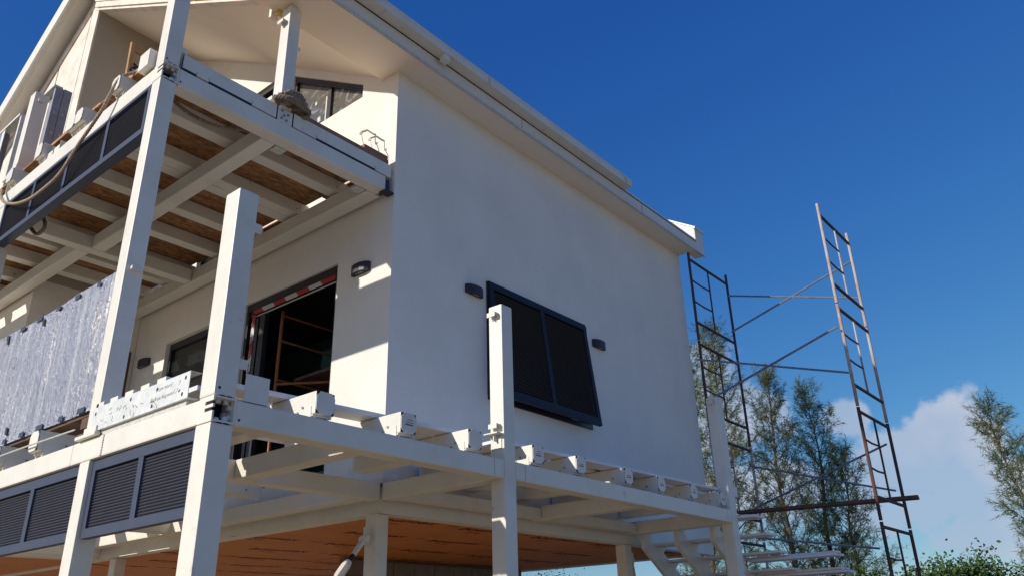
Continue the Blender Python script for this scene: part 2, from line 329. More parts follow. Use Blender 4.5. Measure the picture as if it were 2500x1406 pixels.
# balcony ceiling (vaulted) and flat eave soffit
cm = MB(); cy = (5.945, 6.3, 8.32, 11.095); cb = (7.675, 7.90, 9.17, 10.785); cf = (7.69, 8.065, 9.235, 10.83)
for k in range(3):
    q = [(XG + .03, cy[k], cf[k]), (XG + .03, cy[k + 1], cf[k + 1]), (XW + .1, cy[k + 1], cb[k + 1]), (XW + .1, cy[k], cb[k])]
    cm.prism(q, (0, 0, .1))
cm.build('balcony_ceiling', 'soffit', house)
sm = MB(); sm.box(3.25, 5.034, 5.372, 5.945, 7.655, 7.72); sm.box(5.034, 11.66, 5.372, YW + .05, 7.655, 7.72); sm.box(11.66, 11.985, 5.372, 5.52, 7.656, 7.74)
sm.build('eave_soffit', 'soffit', house)
# header along the raked opening of the balcony
hz = lambda y: 8.042 + .578 * (y - 6.271)
def header(nm, mt, x0, x1, dz0, dz1, y0=5.85, y1=11.22):
    hb = MB(); hb.prism([(x0, y0, hz(y0) + dz0), (x0, y1, hz(y1) + dz0), (x0, y1, hz(y1) + dz1), (x0, y0, hz(y0) + dz1)], (x1 - x0, 0, 0)); return hb.build(nm, mt, house)
header('header_trim', 'gable', XG - .01, XG + .10, 0, .035); header('header_trim', 'gable', XG - .03, XG + .08, .05, .15, y0=8.0); header('header_trim', 'gable', XG - .05, XG + .06, .155, .33)
header('header_board', 'yellow', XG - .028, XG + .06, .052, .14, 5.86, 7.9)
o = bx('header_end', 'yellow', house, XG - .02, XG + .11, 5.87, 5.93, 7.62, 7.86); o = bx('header_end', 'gable', house, XG - .06, XG + .02, 5.95, 5.99, 7.58, 7.9)
# roof
roof = MB()
def slab(x0, x1, y0, z0, y1, z1, t): roof.prism([(x0, y0, z0 - t), (x0, y1, z1 - t), (x0, y1, z1), (x0, y0, z0)], (x1 - x0, 0, 0))
ZE = 7.90; ZR = ZE + .61 * (YR_ - 5.36)
SR = .635; ZR = ZE + SR * (YR_ - 5.36)
slab(3.262, 11.70, 5.36, ZE, YR_, ZR, .26); slab(3.262, 11.70, 17.02, ZE, YR_, ZR, .262)
ro = roof.build('roof', 'fascia', house)
def barge(x0, x1, y0, y1, dz0, dz1, nm='barge_board', mt='fascia'):
    zz = lambda y: ZE + SR * (YR_ - 5.36) - SR * abs(y - YR_)
    b_ = MB(); b_.prism([(x0, y0, zz(y0) + dz0), (x0, y1, zz(y1) + dz0), (x0, y1, zz(y1) + dz1), (x0, y0, zz(y0) + dz1)], (x1 - x0, 0, 0)); return b_.build(nm, mt, house)
barge(3.235, 3.262, YR_ - .01, 17.05, -.31, .03); barge(3.262, 3.33, YR_, 17.0, -.31, -.262, 'barge_trim', 'steel_in'); barge(3.235, 3.262, 5.36, YR_, -.27, .03)
barge(11.72, 12.0, 5.37, YR_, -.2, .22); barge(11.70, 12.03, 5.36, YR_, .222, .25, 'barge_capping', 'steel')
bx('barge_end', 'fascia', house, 11.72, 12.0, 5.352, 5.368, 7.66, 8.1); bx('barge_capping', 'steel', house, 11.70, 12.03, 5.33, 5.36, 8.10, 8.14)
fa = bx('fascia', 'fascia', house, 3.235, 12.0, 5.35, 5.370, 7.68, 7.835)
bx('fascia_drip', 'steel_in', house, 3.235, 12.002, 5.343, 5.371, 7.648, 7.679)
bx('roof_flashing', 'black', house, 3.24, 11.71, 5.343, 5.362, 7.836, 7.848)
gt = MB(); gt.box(3.235, 9.40, 5.215, 5.342, 7.848, 7.853); gt.box(3.235, 9.40, 5.205, 5.2149, 7.848, 7.962); gt.box(9.392, 9.40, 5.215, 5.342, 7.8531, 7.955); gt.box(3.235, 9.40, 5.20, 5.2045, 7.944, 7.966)
gut = gt.build('gutter', 'steel', house)
for xx in (6.085, 9.22): MB().box(xx, xx + .03, 5.196, 5.2046, 7.846, 7.943).build('joint_clip', 'steel_in', gut)
for xx in (4.4, 7.3, 8.2): MB().box(xx, xx + .02, 5.201, 5.3415, 7.8435, 7.8475).build('gutter_bracket', 'galv', gut)
for xx in (6.9, 9.9): bx('fascia_joint', 'black', fa, xx, xx + .006, 5.3485, 5.3499, 7.682, 7.834)
oc = MB(); oc.box(5.32, 5.42, 5.215, 5.30, 7.765, 7.847); oc.build('gutter_outlet', 'steel', gut, bevel=.008)
# floor edge beams and orange underside
fe = MB(); fe.box(XW, XE, YW + .002, YW + .15, 2.685, 2.9998); fe.box(XW + .002, XW + .15, YW + .15, YB, 2.685, 2.9998); fe.box(XE - .15, XE, YW + .15, YB, 2.685, 2.999); fe.build('floor_edge_beam', 'steel', house)
fl = bx('floor_slab', 'dark', house, XW + .15, XE - .15, YW + .15, YB - .1, 2.72, 2.98)
bx('inner_floor', 'dark', house, XW + T, XE - T, YW + T, YB - T, 6.0, 6.2)
sheets = []
xs = [XW + .152, 7.5, 9.85, XE - .152]; ys = [YW + .152, 7.9, 9.95, 12.0, 14.2, YB - .1]
for i in range(3):
    for j in range(5):
        sheets.append(bx('membrane_sheet', 'orange', house, xs[i] + .002, xs[i + 1] - .002, ys[j] + .002, ys[j + 1] - .002, 2.700 + .004 * ((i + j) % 2), 2.7195))
tm = text_mesh('bournex', .235, .25); tm2 = text_mesh('15 mm .', .075, .0)
lab = MB()
for j in range(7):
    yy = 5.98 + .98 * j
    for i in range(6):
        xx = 5.25 + 1.24 * i + (.62 if j % 2 else 0) - .12 * (j % 3)
        if xx > 10.6: continue
        put_text('print', tm, 'print', house, (xx, yy + .14, 2.6975), (1, -.10, 0), (-.10, -1, 0))
        bx('print', 'print', house, xx + .98, xx + 1.13, yy - .0, yy + .012, 2.6972, 2.6985)
        put_text('print', tm2, 'print', house, (xx + .28, yy + .27, 2.6975), (1, -.1, 0), (-.1, -1, 0))
# room behind the doors
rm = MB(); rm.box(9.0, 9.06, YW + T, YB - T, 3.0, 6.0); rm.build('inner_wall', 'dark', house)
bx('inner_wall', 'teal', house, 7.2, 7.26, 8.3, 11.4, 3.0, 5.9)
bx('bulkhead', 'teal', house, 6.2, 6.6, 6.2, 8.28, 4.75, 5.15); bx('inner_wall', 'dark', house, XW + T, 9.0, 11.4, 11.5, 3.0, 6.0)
# lower door: frame, tape
dr = place('door', None, (XW + .06, DO[1], 3.0), house); dr['label'] = 'dark framed glass door with red and white tape on its frame'
F = .055
def frame_x(par, xa, xb, y0, y1, z0, z1, wd, mt='frame', head=None):
    bx('frame', mt, par, xa, xb, y0, y0 + wd, z0, z1); bx('frame', mt, par, xa, xb, y1 - wd, y1, z0, z1)
    bx('frame', mt, par, xa, xb, y0 + wd, y1 - wd, z1 - (head or wd), z1); bx('frame', mt, par, xa, xb, y0 + wd, y1 - wd, z0, z0 + wd)
frame_x(dr, XW + .03, XW + .13, DO[0], DO[1], DO[2], DO[3], .05, head=.10)
bx('sash', 'frame', dr, XW + .05, XW + .11, 7.96, 8.06, 3.05, 5.37); bx('sash', 'frame', dr, XW + .05, XW + .11, 8.06, 8.28, 5.30, 5.37)
bx('track', 'steel_in', dr, XW + .045, XW + .06, DO[0] + .05, 8.2, 5.285, 5.297)
def tape(p0, p1, wdir, wid, nst, label):
    p0 = Vector(p0); p1 = Vector(p1); d = (p1 - p0).normalized(); ln = (p1 - p0).length; wv = Vector(wdir); nn = Vector((-1, 0, 0))
    t_ = MB(); st = ln / nst
    for i in range(nst):
        t_.cur = i % 2
        a, c = i * st, (i + 1) * st; sk = .05
        q = [p0 + d * max(a - (sk if i else 0), 0), p0 + d * (c - (sk if i < nst - 1 else 0)), p0 + d * min(c + (0 if i == nst - 1 else 0), ln) + wv * wid, p0 + d * a + wv * wid]
        t_.prism(q, nn * .001)
    o = t_.build('tape', ['red', 'tape'], dr); o['label'] = label
    tx = text_mesh('e winsa', wid * .95); tr = text_mesh('winsa', wid * .42)
    for i in range(nst):
        up = wv if d.cross(wv).x < 0 else -wv
        uu = d
        base = p0 + d * (i * st + .06) + (wv * wid * .16 if up is wv else wv * wid * .84) + nn * .0025
        if i % 2: put_text('print', tx, 'ink', o, base, uu, up)
        else:
            for k in (0, 1): put_text('print', tr, 'tape', o, base + up * (k * wid * .42 - wid * .08) + d * (.03 + .04 * k), uu, up)
tape((XW + .029, 8.19, 5.37), (XW + .029, 6.62, 5.37), (0, 0, 1), -.06, 7, 'red and white printed tape along the door head')
tape((XW + .029, 8.13, 5.33), (XW + .029, 8.13, 4.35), (0, 1, 0), .065, 5, 'red and white printed tape down the door jamb')
# left door with dark glass
d2 = place('door', None, (XW + .1, WO[1], 3.0), house); d2['label'] = 'dark glazed door that mirrors sunlit patches'
frame_x(d2, XW + .06, XW + .14, WO[0], WO[1], WO[2], WO[3], .05, head=.09)
bx('pane', 'glass', d2, XW + .09, XW + .10, WO[0] + .05, WO[1] - .05, WO[2] + .05, WO[3] - .09)
bx('door_jamb', 'old_timber', house, 4.83, 4.97, 11.06, 11.094, 3.0, 5.50)
# raked balcony window
wi = place('window', None, (XW + .06, 7.79, 7.6), house); wi['label'] = 'dark framed raked window with smeared glass above the balcony'
def rakebar(y0, y1, dz0, dz1, nm='frame'):
    b_ = MB(); b_.prism([(XW + .03, y0, zh(y0) - dz1), (XW + .03, y1, zh(y1) - dz1), (XW + .03, y1, zh(y1) - dz0), (XW + .03, y0, zh(y0) - dz0)], (.08, 0, 0)); b_.build(nm, 'frame', wi)
rakebar(6.305, 7.79, 0, .055); rakebar(6.36, 7.74, .06, .085)
for y0, y1 in ((7.74, 7.79), (6.975, 7.035), (6.305, 6.33)):
    b_ = MB(); b_.prism([(XW + .032, y0, 7.603), (XW + .032, y1, 7.603), (XW + .032, y1, zh(y1) - .056), (XW + .032, y0, zh(y0) - .056)], (.075, 0, 0)); b_.build('frame', 'frame', wi)
bx('frame', 'steel_in', wi, XW + .024, XW + .031, 7.036, 7.062, 7.604, 8.0)
for y0, y1 in ((7.035, 7.74), (6.33, 6.975)):
    b_ = MB(); b_.prism([(XW + .07, y0, 7.603), (XW + .07, y1, 7.603), (XW + .07, y1, zh(y1) - .056), (XW + .07, y0, zh(y0) - .056)], (.006, 0, 0)); b_.build('pane', 'glass_dirty', wi)
for y, z, s in ((7.2, 7.72, .06), (6.75, 7.98, .05), (7.3, 8.02, .04), (7.68, 8.07, .035)):
    b_ = MB(); b_.prism([(XW + .064, y, z), (XW + .064, y + s, z - s * .2), (XW + .064, y + s * 1.2, z + s * 1.2), (XW + .064, y + s * .2, z + s * 1.3)], (.003, 0, 0)); b_.build('sticker', 'tape', wi)
d3 = place('door', None, (XW + .06, 9.7, 6.2), house); d3['label'] = 'dark balcony door mostly hidden by the beam'
frame_x(d3, XW + .03, XW + .13, 8.15, 9.7, 6.21, 8.855, .05, head=.08); bx('pane', 'glass', d3, XW + .08, XW + .09, 8.2, 9.65, 6.26, 8.775)
# window behind the shutter
w2 = place('window', None, (SO[0], YW + .06, SO[2]), house); w2['label'] = 'dark window opening behind the propped shutter'
bx('frame', 'frame', w2, SO[0], SO[1], YW + .03, YW + .12, SO[2], SO[2] + .06); bx('frame', 'frame', w2, SO[0], SO[0] + .06, YW + .03, YW + .12, SO[2] + .06, SO[3]); bx('frame', 'frame', w2, SO[1] - .06, SO[1], YW + .03, YW + .12, SO[2] + .06, SO[3])
bx('casing', 'frame', w2, SO[0] - .03, SO[1] + .01, YW - .022, YW + .02, SO[2] - .01, SO[2] + .05); bx('casing', 'frame', w2, SO[0] - .035, SO[0] + .03, YW - .021, YW + .02, SO[2] + .05, SO[3] + .01); bx('casing', 'frame', w2, SO[1] - .05, SO[1] + .008, YW - .021, YW + .02, SO[2] + .05, SO[3])
bx('pane', 'glass', w2, SO[0] + .06, SO[1] - .06, YW + .07, YW + .08, SO[2] + .06, SO[3])
pw = MB(); pw.box(XG, XG + .15, 11.095, YB, 2.72, 6.2); pw.box(XG + .15, XW - .001, 11.095, 11.245, 2.72, 6.2); pw.build('wing_wall', 'stucco', house)
bx('floor_edge_beam', 'steel', house, XG + .001, XW - .001, 11.10, 11.25, 2.685, 2.719); bx('floor_edge_beam', 'steel', house, XG + .001, XG + .15, 11.251, YB, 2.685, 2.719)
bx('membrane_sheet', 'orange', house, XG + .152, XW - .002, 11.252, 13.8, 2.700, 2.7185); bx('membrane_sheet', 'orange', house, XG + .152, XW - .002, 13.804, YB, 2.700, 2.7185)
# columns under the house belong to its frame
def steel(nm, par, x0, x1, y0, y1, z0, z1, bev=.012, label=None):
    return bx(nm, 'steel', par, x0, x1, y0, y1, z0, z1, bevel=bev, label=label)
for (x, y) in ((9.2, 5.70), (5.08, 10.75), (9.2, 10.75), (5.08, 16.3), (9.2, 16.3)): steel('column', house, x, x + .15, y, y + .15, 0, 2.684)

# ------------------------------------------------------------------ lower deck frame
deck = thing('steel_deck', 'white steel deck frame with bolted posts, beams and joists around the lower storey', 'steel frame', (2.4, 4.195, 0))
XF, YF = 2.4, 4.195; Wd = .15
BZ = (2.796, 2.948)
def node_box(par, x0, y0, z0, z1, s=.152):
    """open corner box with two slots in its front plate and bolts inside"""
    t = .012; nb = MB()
    h = z1 - z0; sl = .022
    a0, a1, b0, b1 = z0 + h * .40, z0 + h * .40 + sl, z0 + h * .66, z0 + h * .66 + sl
    nb.box(x0, x0 + t, y0, y0 + s, z0, a0); nb.box(x0, x0 + t, y0, y0 + s, a1, b0); nb.box(x0, x0 + t, y0, y0 + s, b1, z1)
    nb.box(x0, x0 + t, y0 + .085, y0 + s, a0, a1); nb.box(x0, x0 + t, y0 + .085, y0 + s, b0, b1)
    nb.box(x0 + t, x0 + s, y0, y0 + s, z0, z0 + t); nb.box(x0 + t, x0 + s, y0, y0 + s, z1 - t, z1)
    nb.box(x0 + s - t, x0 + s, y0, y0 + s, z0 + t, z1 - t); nb.cur = 1; nb.box(x0 + t, x0 + s - t, y0 + s - t, y0 + s, z0 + t, z1 - t); nb.box(x0 + t, x0 + t + .002, y0 + .03, y0 + s - t, z0 + t, z1 - t)  # black plates stand in for the shade inside the hollow box
    o = nb.build('corner_box', ['steel', 'black'], par)
    bo = MB()
    for (dx, dz) in ((.055, .14), (.11, .14)): bo.tube([(x0 + dx, y0 + .05, z1 - t), (x0 + dx, y0 + .05, z1 - t - .022)], .018, 6)
    for (dy, dz) in ((.045, .045), (.045, .105), (.1, .07)): bo.tube([(x0 + s - t, y0 + dy, z0 + dz), (x0 + s - t - .022, y0 + dy, z0 + dz)], .017, 6)
    bo.tube([(x0 + .05, y0 + .04, z0 + t), (x0 + .05, y0 + .04, z0 + t + .02)], .017, 6)
    bo.tube([(x0 + .1, y0 + .03, z0 + t), (x0 + .1, y0 + .03, z0 + t + .03)], .02, 6)
    bo.build('bolt', 'bolt', o)
    ga = MB()
    for dz in (z0 - .003, z1 + .003):
        for dx in (.04, .085): ga.box(x0 + dx, x0 + dx + .03, y0 - .001, y0 + .01, dz - .0035, dz + .0035)
    ga.build('gasket_gap', 'black', o)
    return o
# corner post, node, stub
steel('post', deck, 2.4, 2.548, 4.197, 4.36, 0, 2.793)
node_box(deck, 2.4, 4.195, 2.797, 2.952)
steel('post', deck, 2.4, 2.545, 4.198, 4.362, 2.956, 4.345)
for (x, z) in ((2.43, 3.0), ): MB().tube([(x, 4.1985, z), (x, 4.196, z)], .009, 8).build('bolt_hole', 'black', deck)
MB().tube([(2.578, 4.1955, 2.83), (2.578, 4.193, 2.83)], .008, 8).build('bolt_hole', 'black', deck)
bx('clip', 'steel', deck, 2.548, 2.60, 4.21, 4.222, 4.08, 4.14); bx('clip', 'steel', deck, 2.548, 2.60, 4.21, 4.222, 3.15, 3.21)
# front left beam pieces
steel('beam', deck, XF, XF + Wd, 4.349, 5.535, *BZ); steel('beam', deck, XF - .002, XF + Wd, 5.539, 5.995, BZ[0] - .001, BZ[1]); steel('beam', deck, XF, XF + Wd, 6.0, 8.94, *BZ); steel('beam', deck, XF, XF + Wd, 8.944, 13.0, *BZ)
wl = MB()
for k in range(9): wl.tube([(XF - .003, 5.537 + random.uniform(-.004, .004), 2.80 + .017 * k), (XF - .006, 5.537, 2.806 + .017 * k)], .005, 5)
wl.build('weld_bead', 'bolt', deck)
# tall post and its lower length
steel('post', deck, XF, 2.543, 5.692, 5.838, 0, 2.794); steel('post', deck, XF, 2.543, 5.692, 5.838, 2.949, 6.026, label='tallest white post left of the corner')
steel('post', deck, XF, 2.543, 5.695, 5.838, 6.196, 8.3)
steel('post', deck, XF, 2.543, 8.945, 9.095, 0, 2.794); steel('post', deck, XF, 2.543, 8.945, 9.095, 2.95, 6.013)
bp_ = MB(); bp_.box(2.36, 2.40, 5.60, 5.90, 2.95, 2.975); bp_.box(2.372, 2.399, 5.62, 5.80, 2.976, 3.02); bp_.build('base_plate', 'steel', deck, bevel=.004)
cl = MB(); cl.box(2.435, 2.525, 5.655, 5.692, 4.236, 4.262); cl.build('clip', 'steel', deck)
# right beam pieces
steel('beam', deck, 2.552, 4.90, YF, YF + Wd, *BZ); steel('beam', deck, 4.904, 5.018, YF - .002, YF + Wd, *BZ); steel('beam', deck, 5.167, 5.29, YF - .002, YF + Wd, *BZ); steel('beam', deck, 5.296, 9.085, YF, YF + Wd, *BZ); steel('beam', deck, 9.089, 9.19, YF - .002, YF + Wd, *BZ)
# mid and far posts
def clips(par, x, y0, zs):
    for k, z in enumerate(zs):
        c = MB(); c.box(x - .055, x, y0 + .03, y0 + .12, z, z + .01); c.box(x - .055, x - .048, y0 + .03, y0 + .12, z - .03, z); c.box(x - .05, x, y0 + .072, y0 + .08, z - .05, z)
        c.build('bracket', 'steel', par)
steel('post', deck, 5.02, 5.165, YF - .004, YF + .146, 0, 4.32, label='white post standing before the shutter'); clips(deck, 5.02, YF, (4.23, 3.235)); c_ = MB(); c_.box(4.94, 5.02, 4.20, 4.345, 3.155, 3.165); c_.box(4.97, 5.02, 4.26, 4.27, 3.10, 3.155); c_.build('bracket', 'steel', deck)
bx('bracket_plate', 'steel', deck, 5.012, 5.0195, 4.215, 4.325, 3.04, 3.125)
bx('clip', 'steel', deck, 5.166, 5.175, 4.22, 4.24, 3.05, 3.15); bx('clip', 'steel', deck, 5.166, 5.173, 4.22, 4.24, 4.18, 4.22)
steel('post', deck, 9.19, 9.35, YF - .003, YF + .147, 0, 4.335, label='white post at the far end of the deck'); clips(deck, 9.19, YF, (4.27,)); bx('bracket', 'steel', deck, 9.351, 9.45, 4.2, 4.32, 3.12, 3.24)
bx('print', 'ink', deck, 9.1885, 9.1895, 4.23, 4.31, 4.29, 4.297)
# inner beams
steel('beam', deck, 3.49, 3.64, YF + Wd + .002, 5.658, BZ[0] - .002, BZ[1] - .002); steel('beam', deck, 2.552, 4.998, 5.66, 5.81, BZ[0] - .001, BZ[1] - .001)
steel('beam', deck, 5.0, 5.15, YF + Wd + .002, 5.64, BZ[0] - .002, BZ[1] - .002); steel('beam', deck, 7.21, 7.36, YF + Wd + .002, 5.672, BZ[0] - .002, BZ[1] - .002); steel('beam', deck, 9.195, 9.345, YF + Wd + .002, 5.672, BZ[0] - .002, BZ[1] - .002)
steel('beam', deck, 5.155, 7.2, 5.50, 5.65, BZ[0] + .01, BZ[1] - .03); steel('beam', deck, 7.365, 9.19, 5.50, 5.65, BZ[0] + .01, BZ[1] - .03)
steel('beam', deck, 4.80, 4.95, 5.82, 11.09, BZ[0], BZ[1]); steel('beam', deck, 2.552, 5.03, 8.95, 9.1, BZ[0] - .001, BZ[1] - .001); steel('beam', deck, 2.552, 5.2, 11.22, 11.37, BZ[0] - .11, BZ[1] - .003)
steel('post', deck, 5.0, 5.15, 5.702, 5.852, 0, 2.683, label='column under the corner of the house')
sp = MB()
sp.tube([(5.0, 5.66, 2.93), (5.06, 5.655, 2.935)], .02, 7); sp.tube([(5.05, 5.655, 2.925), (5.11, 5.66, 2.935)], .017, 7); sp.build('rust_patch', 'rustspot', deck)
# diagonal tie rods with turnbuckles
def tie(p0, p1, par):
    p0 = Vector(p0); p1 = Vector(p1); d = (p1 - p0).normalized()
    t_ = MB(); t_.tube([p0 + d * .26, p0 + d * .31], .03, 8, .042); t_.tube([p0 + d * .31, p1], .042, 8); o = t_.build('tie_rod', 'steel', par, smooth=False)
    t_ = MB(); t_.tube([p0 + d * .19, p0 + d * .26], .022, 8); t_.build('thread', 'black', o)
    t_ = MB(); n_ = Vector((0, 0, 1)).cross(d).normalized()
    for s in (-.022, .022): t_.tube([p0 - d * .02 + n_ * s, p0 + d * .19 + n_ * s * .6], .017, 6)
    t_.tube([p0 - n_ * .045, p0 + n_ * .045], .03, 8); t_.build('fork', 'steel', o)
    t_ = MB(); t_.box(p0.x - .012, p0.x + .07, p0.y - .006, p0.y + .006, p0.z - .05, p0.z + .10); t_.build('gusset', 'steel', o)
tie((4.93, 5.77, 2.46), (3.75, 5.75, 1.05), deck); tie((9.42, 5.77, 2.5), (9.75, 5.75, 1.2), deck)

# joists with octagonal end plates
def octo(mb, c, u, v, nrm, h, k, th):
    c = Vector(c); u = Vector(u); v = Vector(v); nrm = Vector(nrm)
    pts = [(h, h - k), (h - k, h), (-h + k, h), (-h, h - k), (-h, -h + k), (-h + k, -h), (h - k, -h), (h, -h + k)]
    mb.prism([c + u * a + v * b_ for a, b_ in pts], nrm * th)
JS = .155
def joist_y(par, x, y0, y1, z, prnt, mt='steel'):
    b_ = MB(); b_.box(x, x + JS, y0 + .006, y1, z, z + JS); o = b_.build('joist', mt, par, bevel=.01)
    b_ = MB(); b_.box(x + .004, x + JS - .004, y0 + .004, y0 + .0059, z + .004, z + JS - .004); b_.build('open_corner', 'black', o)
    b_ = MB(); octo(b_, (x + JS / 2, y0 + .0038, z + JS / 2), (1, 0, 0), (0, 0, 1), (0, -1, 0), JS / 2 - .002, .032, .005)
    if prnt:
        b_.cur = 1
        for q in range(random.choice((2, 3))): b_.box(x + .04 + .01 * q, x + .115, y0 - .0022, y0 - .0010, z + .062 + .019 * q, z + .066 + .019 * q + (.004 if q == 0 else 0))
    e_ = b_.build('end_plate', ['steel', 'ink'], o)
    b_ = MB(); b_.box(x - .004, x, y0 + .045, y0 + .11, z - .04, z + .055); b_.box(x, x + JS, y0 + .03, y0 + .10, z - .012, z - .001); b_.box(x + .02, x + .03, y0 + .04, y0 + .14, z - .042, z - .0125); b_.box(x + JS - .03, x + JS - .02, y0 + .04, y0 + .14, z - .042, z - .0125)
    c_ = b_.build('cleat', 'steel', o)
    b_ = MB()
    for (dy, dz) in ((.14, .06), (.19, .03)): b_.tube([(x - .001, y0 + dy, z + dz), (x - .008, y0 + dy, z + dz)], .009, 7)
    b_.build('bolt', 'galv_dark', o)
    return o
JX = [3.157, 3.912, 4.642, 5.457, 6.11, 6.93, 7.59, 8.30, 9.04]
for i, x in enumerate(JX):
    joist_y(deck, x, 4.24 - (.004 if i % 2 else 0), 5.64, 2.992, i not in (0, 2))
def joist_x(par, y, x0, x1, z, prnt=False):
    b_ = MB(); b_.box(x0 + .006, x1, y, y + JS, z, z + JS); o = b_.build('joist', 'steel', par, bevel=.01)
    b_ = MB(); b_.box(x0 + .004, x0 + .0059, y + .004, y + JS - .004, z + .004, z + JS - .004); b_.build('open_corner', 'black', o)
    b_ = MB(); octo(b_, (x0 + .0038, y + JS / 2, z + JS / 2), (0, 1, 0), (0, 0, 1), (-1, 0, 0), JS / 2 - .002, .028, .005)
    if prnt:
        b_.cur = 1; b_.box(x0 - .0022, x0 - .001, y + .04, y + .10, z + .07, z + .075); b_.box(x0 - .0022, x0 - .001, y + .05, y + .09, z + .09, z + .093)
    b_.build('end_plate', ['steel', 'ink'], o)
    b_ = MB(); b_.box(x0 + .05, x0 + .15, y - .004, y, z - .035, z + .06); b_.box(x0 + .05, x0 + .13, y, y + JS, z - .014, z - .002); b_.box(x0 + .055, x0 + .12, y + .02, y + .03, z - .04, z - .0145); b_.box(x0 + .055, x0 + .12, y + JS - .03, y + JS - .02, z - .04, z - .0145); b_.build('cleat', 'steel', o)
    b_ = MB(); b_.tube([(x0 + .21, y + .001, z + .06), (x0 + .21, y - .008, z + .06)], .01, 7); b_.tube([(x1 - .16, y + .001, z + .06), (x1 - .16, y - .008, z + .06)], .01, 7); b_.build('bolt', 'galv_dark', o)
    b_ = MB(); b_.box(x1 - .12, x1 + .02, y - .005, y - .0005, z - .03, z + .13); b_.build('hanger', 'steel', o)
    return o
for i, y in enumerate((6.545, 7.275, 8.0, 8.72, 9.45, 10.2)): joist_x(deck, y, 2.36, 4.80, 2.990, i == 1)
# plain channel stub beside the corner post
st = MB(); st.box(2.60, 2.765, 4.198, 4.206, 2.953, 3.123); st.box(2.60, 2.765, 4.206, 4.36, 2.953, 2.963); st.box(2.757, 2.765, 4.206, 4.36, 2.963, 3.123); st.build('stub_channel', 'steel', deck)
st = MB(); st.box(2.52, 2.56, 4.37, 4.38, 2.99, 3.10); st.build('stub_channel', 'galv', deck)

# ------------------------------------------------------------------ balcony frame
bal = thing('steel_balcony', 'white steel balcony frame with plywood floor hung between posts and upper storey', 'balcony', (2.4, 5.69, 6.018))
UZ = (6.018, 6.19)
node_box(bal, 2.4, 5.69, 6.03, 6.192, .15)
MB().tube([(2.425, 5.6935, 6.225), (2.425, 5.691, 6.225)], .008, 8).build('bolt_hole', 'black', bal); MB().tube([(2.57, 5.6885, 6.06), (2.57, 5.686, 6.06)], .008, 8).build('bolt_hole', 'black', bal)
steel('beam', bal, XF, XF + Wd, 5.842, 8.78, *UZ); steel('beam', bal, XF, XF + Wd, 8.784, 9.3, *UZ); steel('beam', bal, XF, XF + Wd, 9.304, 13.5, *UZ)
steel('beam', bal, 2.553, 4.925, 5.69, 5.84, 6.020, 6.192)
bx('beam_end', 'frame', bal, 4.927, 4.985, 5.70, 5.83, 6.03, 6.17); bx('beam_end', 'lamp', bal, 4.90, 5.02, 5.66, 5.76, 6.0, 6.018)
# upper channel in lengths with dark notches below it
u_ = [(2.565, 3.528), (3.722, 4.12), (4.122, 5.0)]
for a, b_ in u_: steel('upper_channel', bal, a, b_, 5.692, 5.84, 6.205, 6.357, .004)
bx('beam_gap', 'black', bal, 2.56, 4.92, 5.71, 5.83, 6.1925, 6.2045)
nt_ = MB()
for a, b_ in ((2.57, 2.70), (2.82, 3.26), (4.0, 4.77)): nt_.box(a, b_, 5.6895, 5.70, 6.194, 6.214)
for a in (2.56, 3.531, 3.712): nt_.box(a, a + .006, 5.6898, 5.70, 6.2, 6.35)
nt_.build('beam_gap', 'black', bal)
nt_ = MB()
for a in (2.70, 2.82, 3.26, 3.83, 4.0, 4.77): nt_.box(a, a + .003, 5.6893, 5.70, 6.214, 6.25)
nt_.build('beam_seam', 'galv_dark', bal)
steel('splice_plate', bal, 3.54, 3.708, 5.692, 5.84, 6.193, 6.345, .003)
so = MB()
for (dx, dz) in ((.03, .12), (.055, .075), (.10, .10), (.03, .035), (.085, .03)): so.tube([(3.555 + dx, 5.694, 6.195 + dz), (3.555 + dx, 5.683, 6.195 + dz)], .014, 7)
so.build('bolt', 'galv_dark', bal)
# upper roof post
steel('post', bal, 3.557, 3.69, 5.692, 5.842, 6.36, 7.62, label='short white post under the roof corner'); clips(bal, 3.557, 5.70, (7.42,)); bx('clip', 'steel', bal, 3.69, 3.72, 5.70, 5.712, 7.12, 7.16); bx('bracket', 'steel', bal, 3.47, 3.556, 5.71, 5.83, 6.40, 6.41); bx('bracket', 'steel', bal, 3.47, 3.478, 5.71, 5.83, 6.41, 6.44)
bx('clip', 'steel', bal, 2.543, 2.60, 5.71, 5.722, 6.38, 6.43)
# girder, ledger
steel('girder', bal, 3.49, 3.645, 5.843, 9.3, 6.019, 6.188); steel('girder', bal, 4.80, 4.985, 5.843, 11.09, 6.017, 6.19); steel('girder', bal, 2.553, 4.79, 9.31, 9.46, 6.017, 6.186); steel('girder', bal, 3.38, 3.535, 9.47, 13.0, 6.019, 6.188)
for x in (3.66, 4.66):
    g_ = MB(); g_.box(x, x + .12, 5.845, 5.96, 6.02, 6.03); g_.box(x + .03, x + .1, 5.85, 5.91, 6.03, 6.05); g_.build('bracket', 'steel_in', bal)
for i, y in enumerate((6.39, 7.12, 7.283, 8.02, 8.75, 9.60, 10.035, 10.70, 11.4, 12.1)):
    joist_x(bal, y, 2.345, 3.54 if y > 11 else 4.985, 6.232, i == 0)
pc = MB(); pc.box(2.34, 2.56, 5.86, 6.03, 6.20, 6.38); pc.build('stub_box', 'steel', bal, bevel=.006)
for k, y in enumerate((7.72, 7.88)):
    z_ = MB(); z_.box(2.41, 2.5, y, y + .006, 6.192, 6.30); z_.box(2.41, 2.415, y, y + .14, 6.192, 6.26); z_.build('angle_bracket', 'steel', bal)
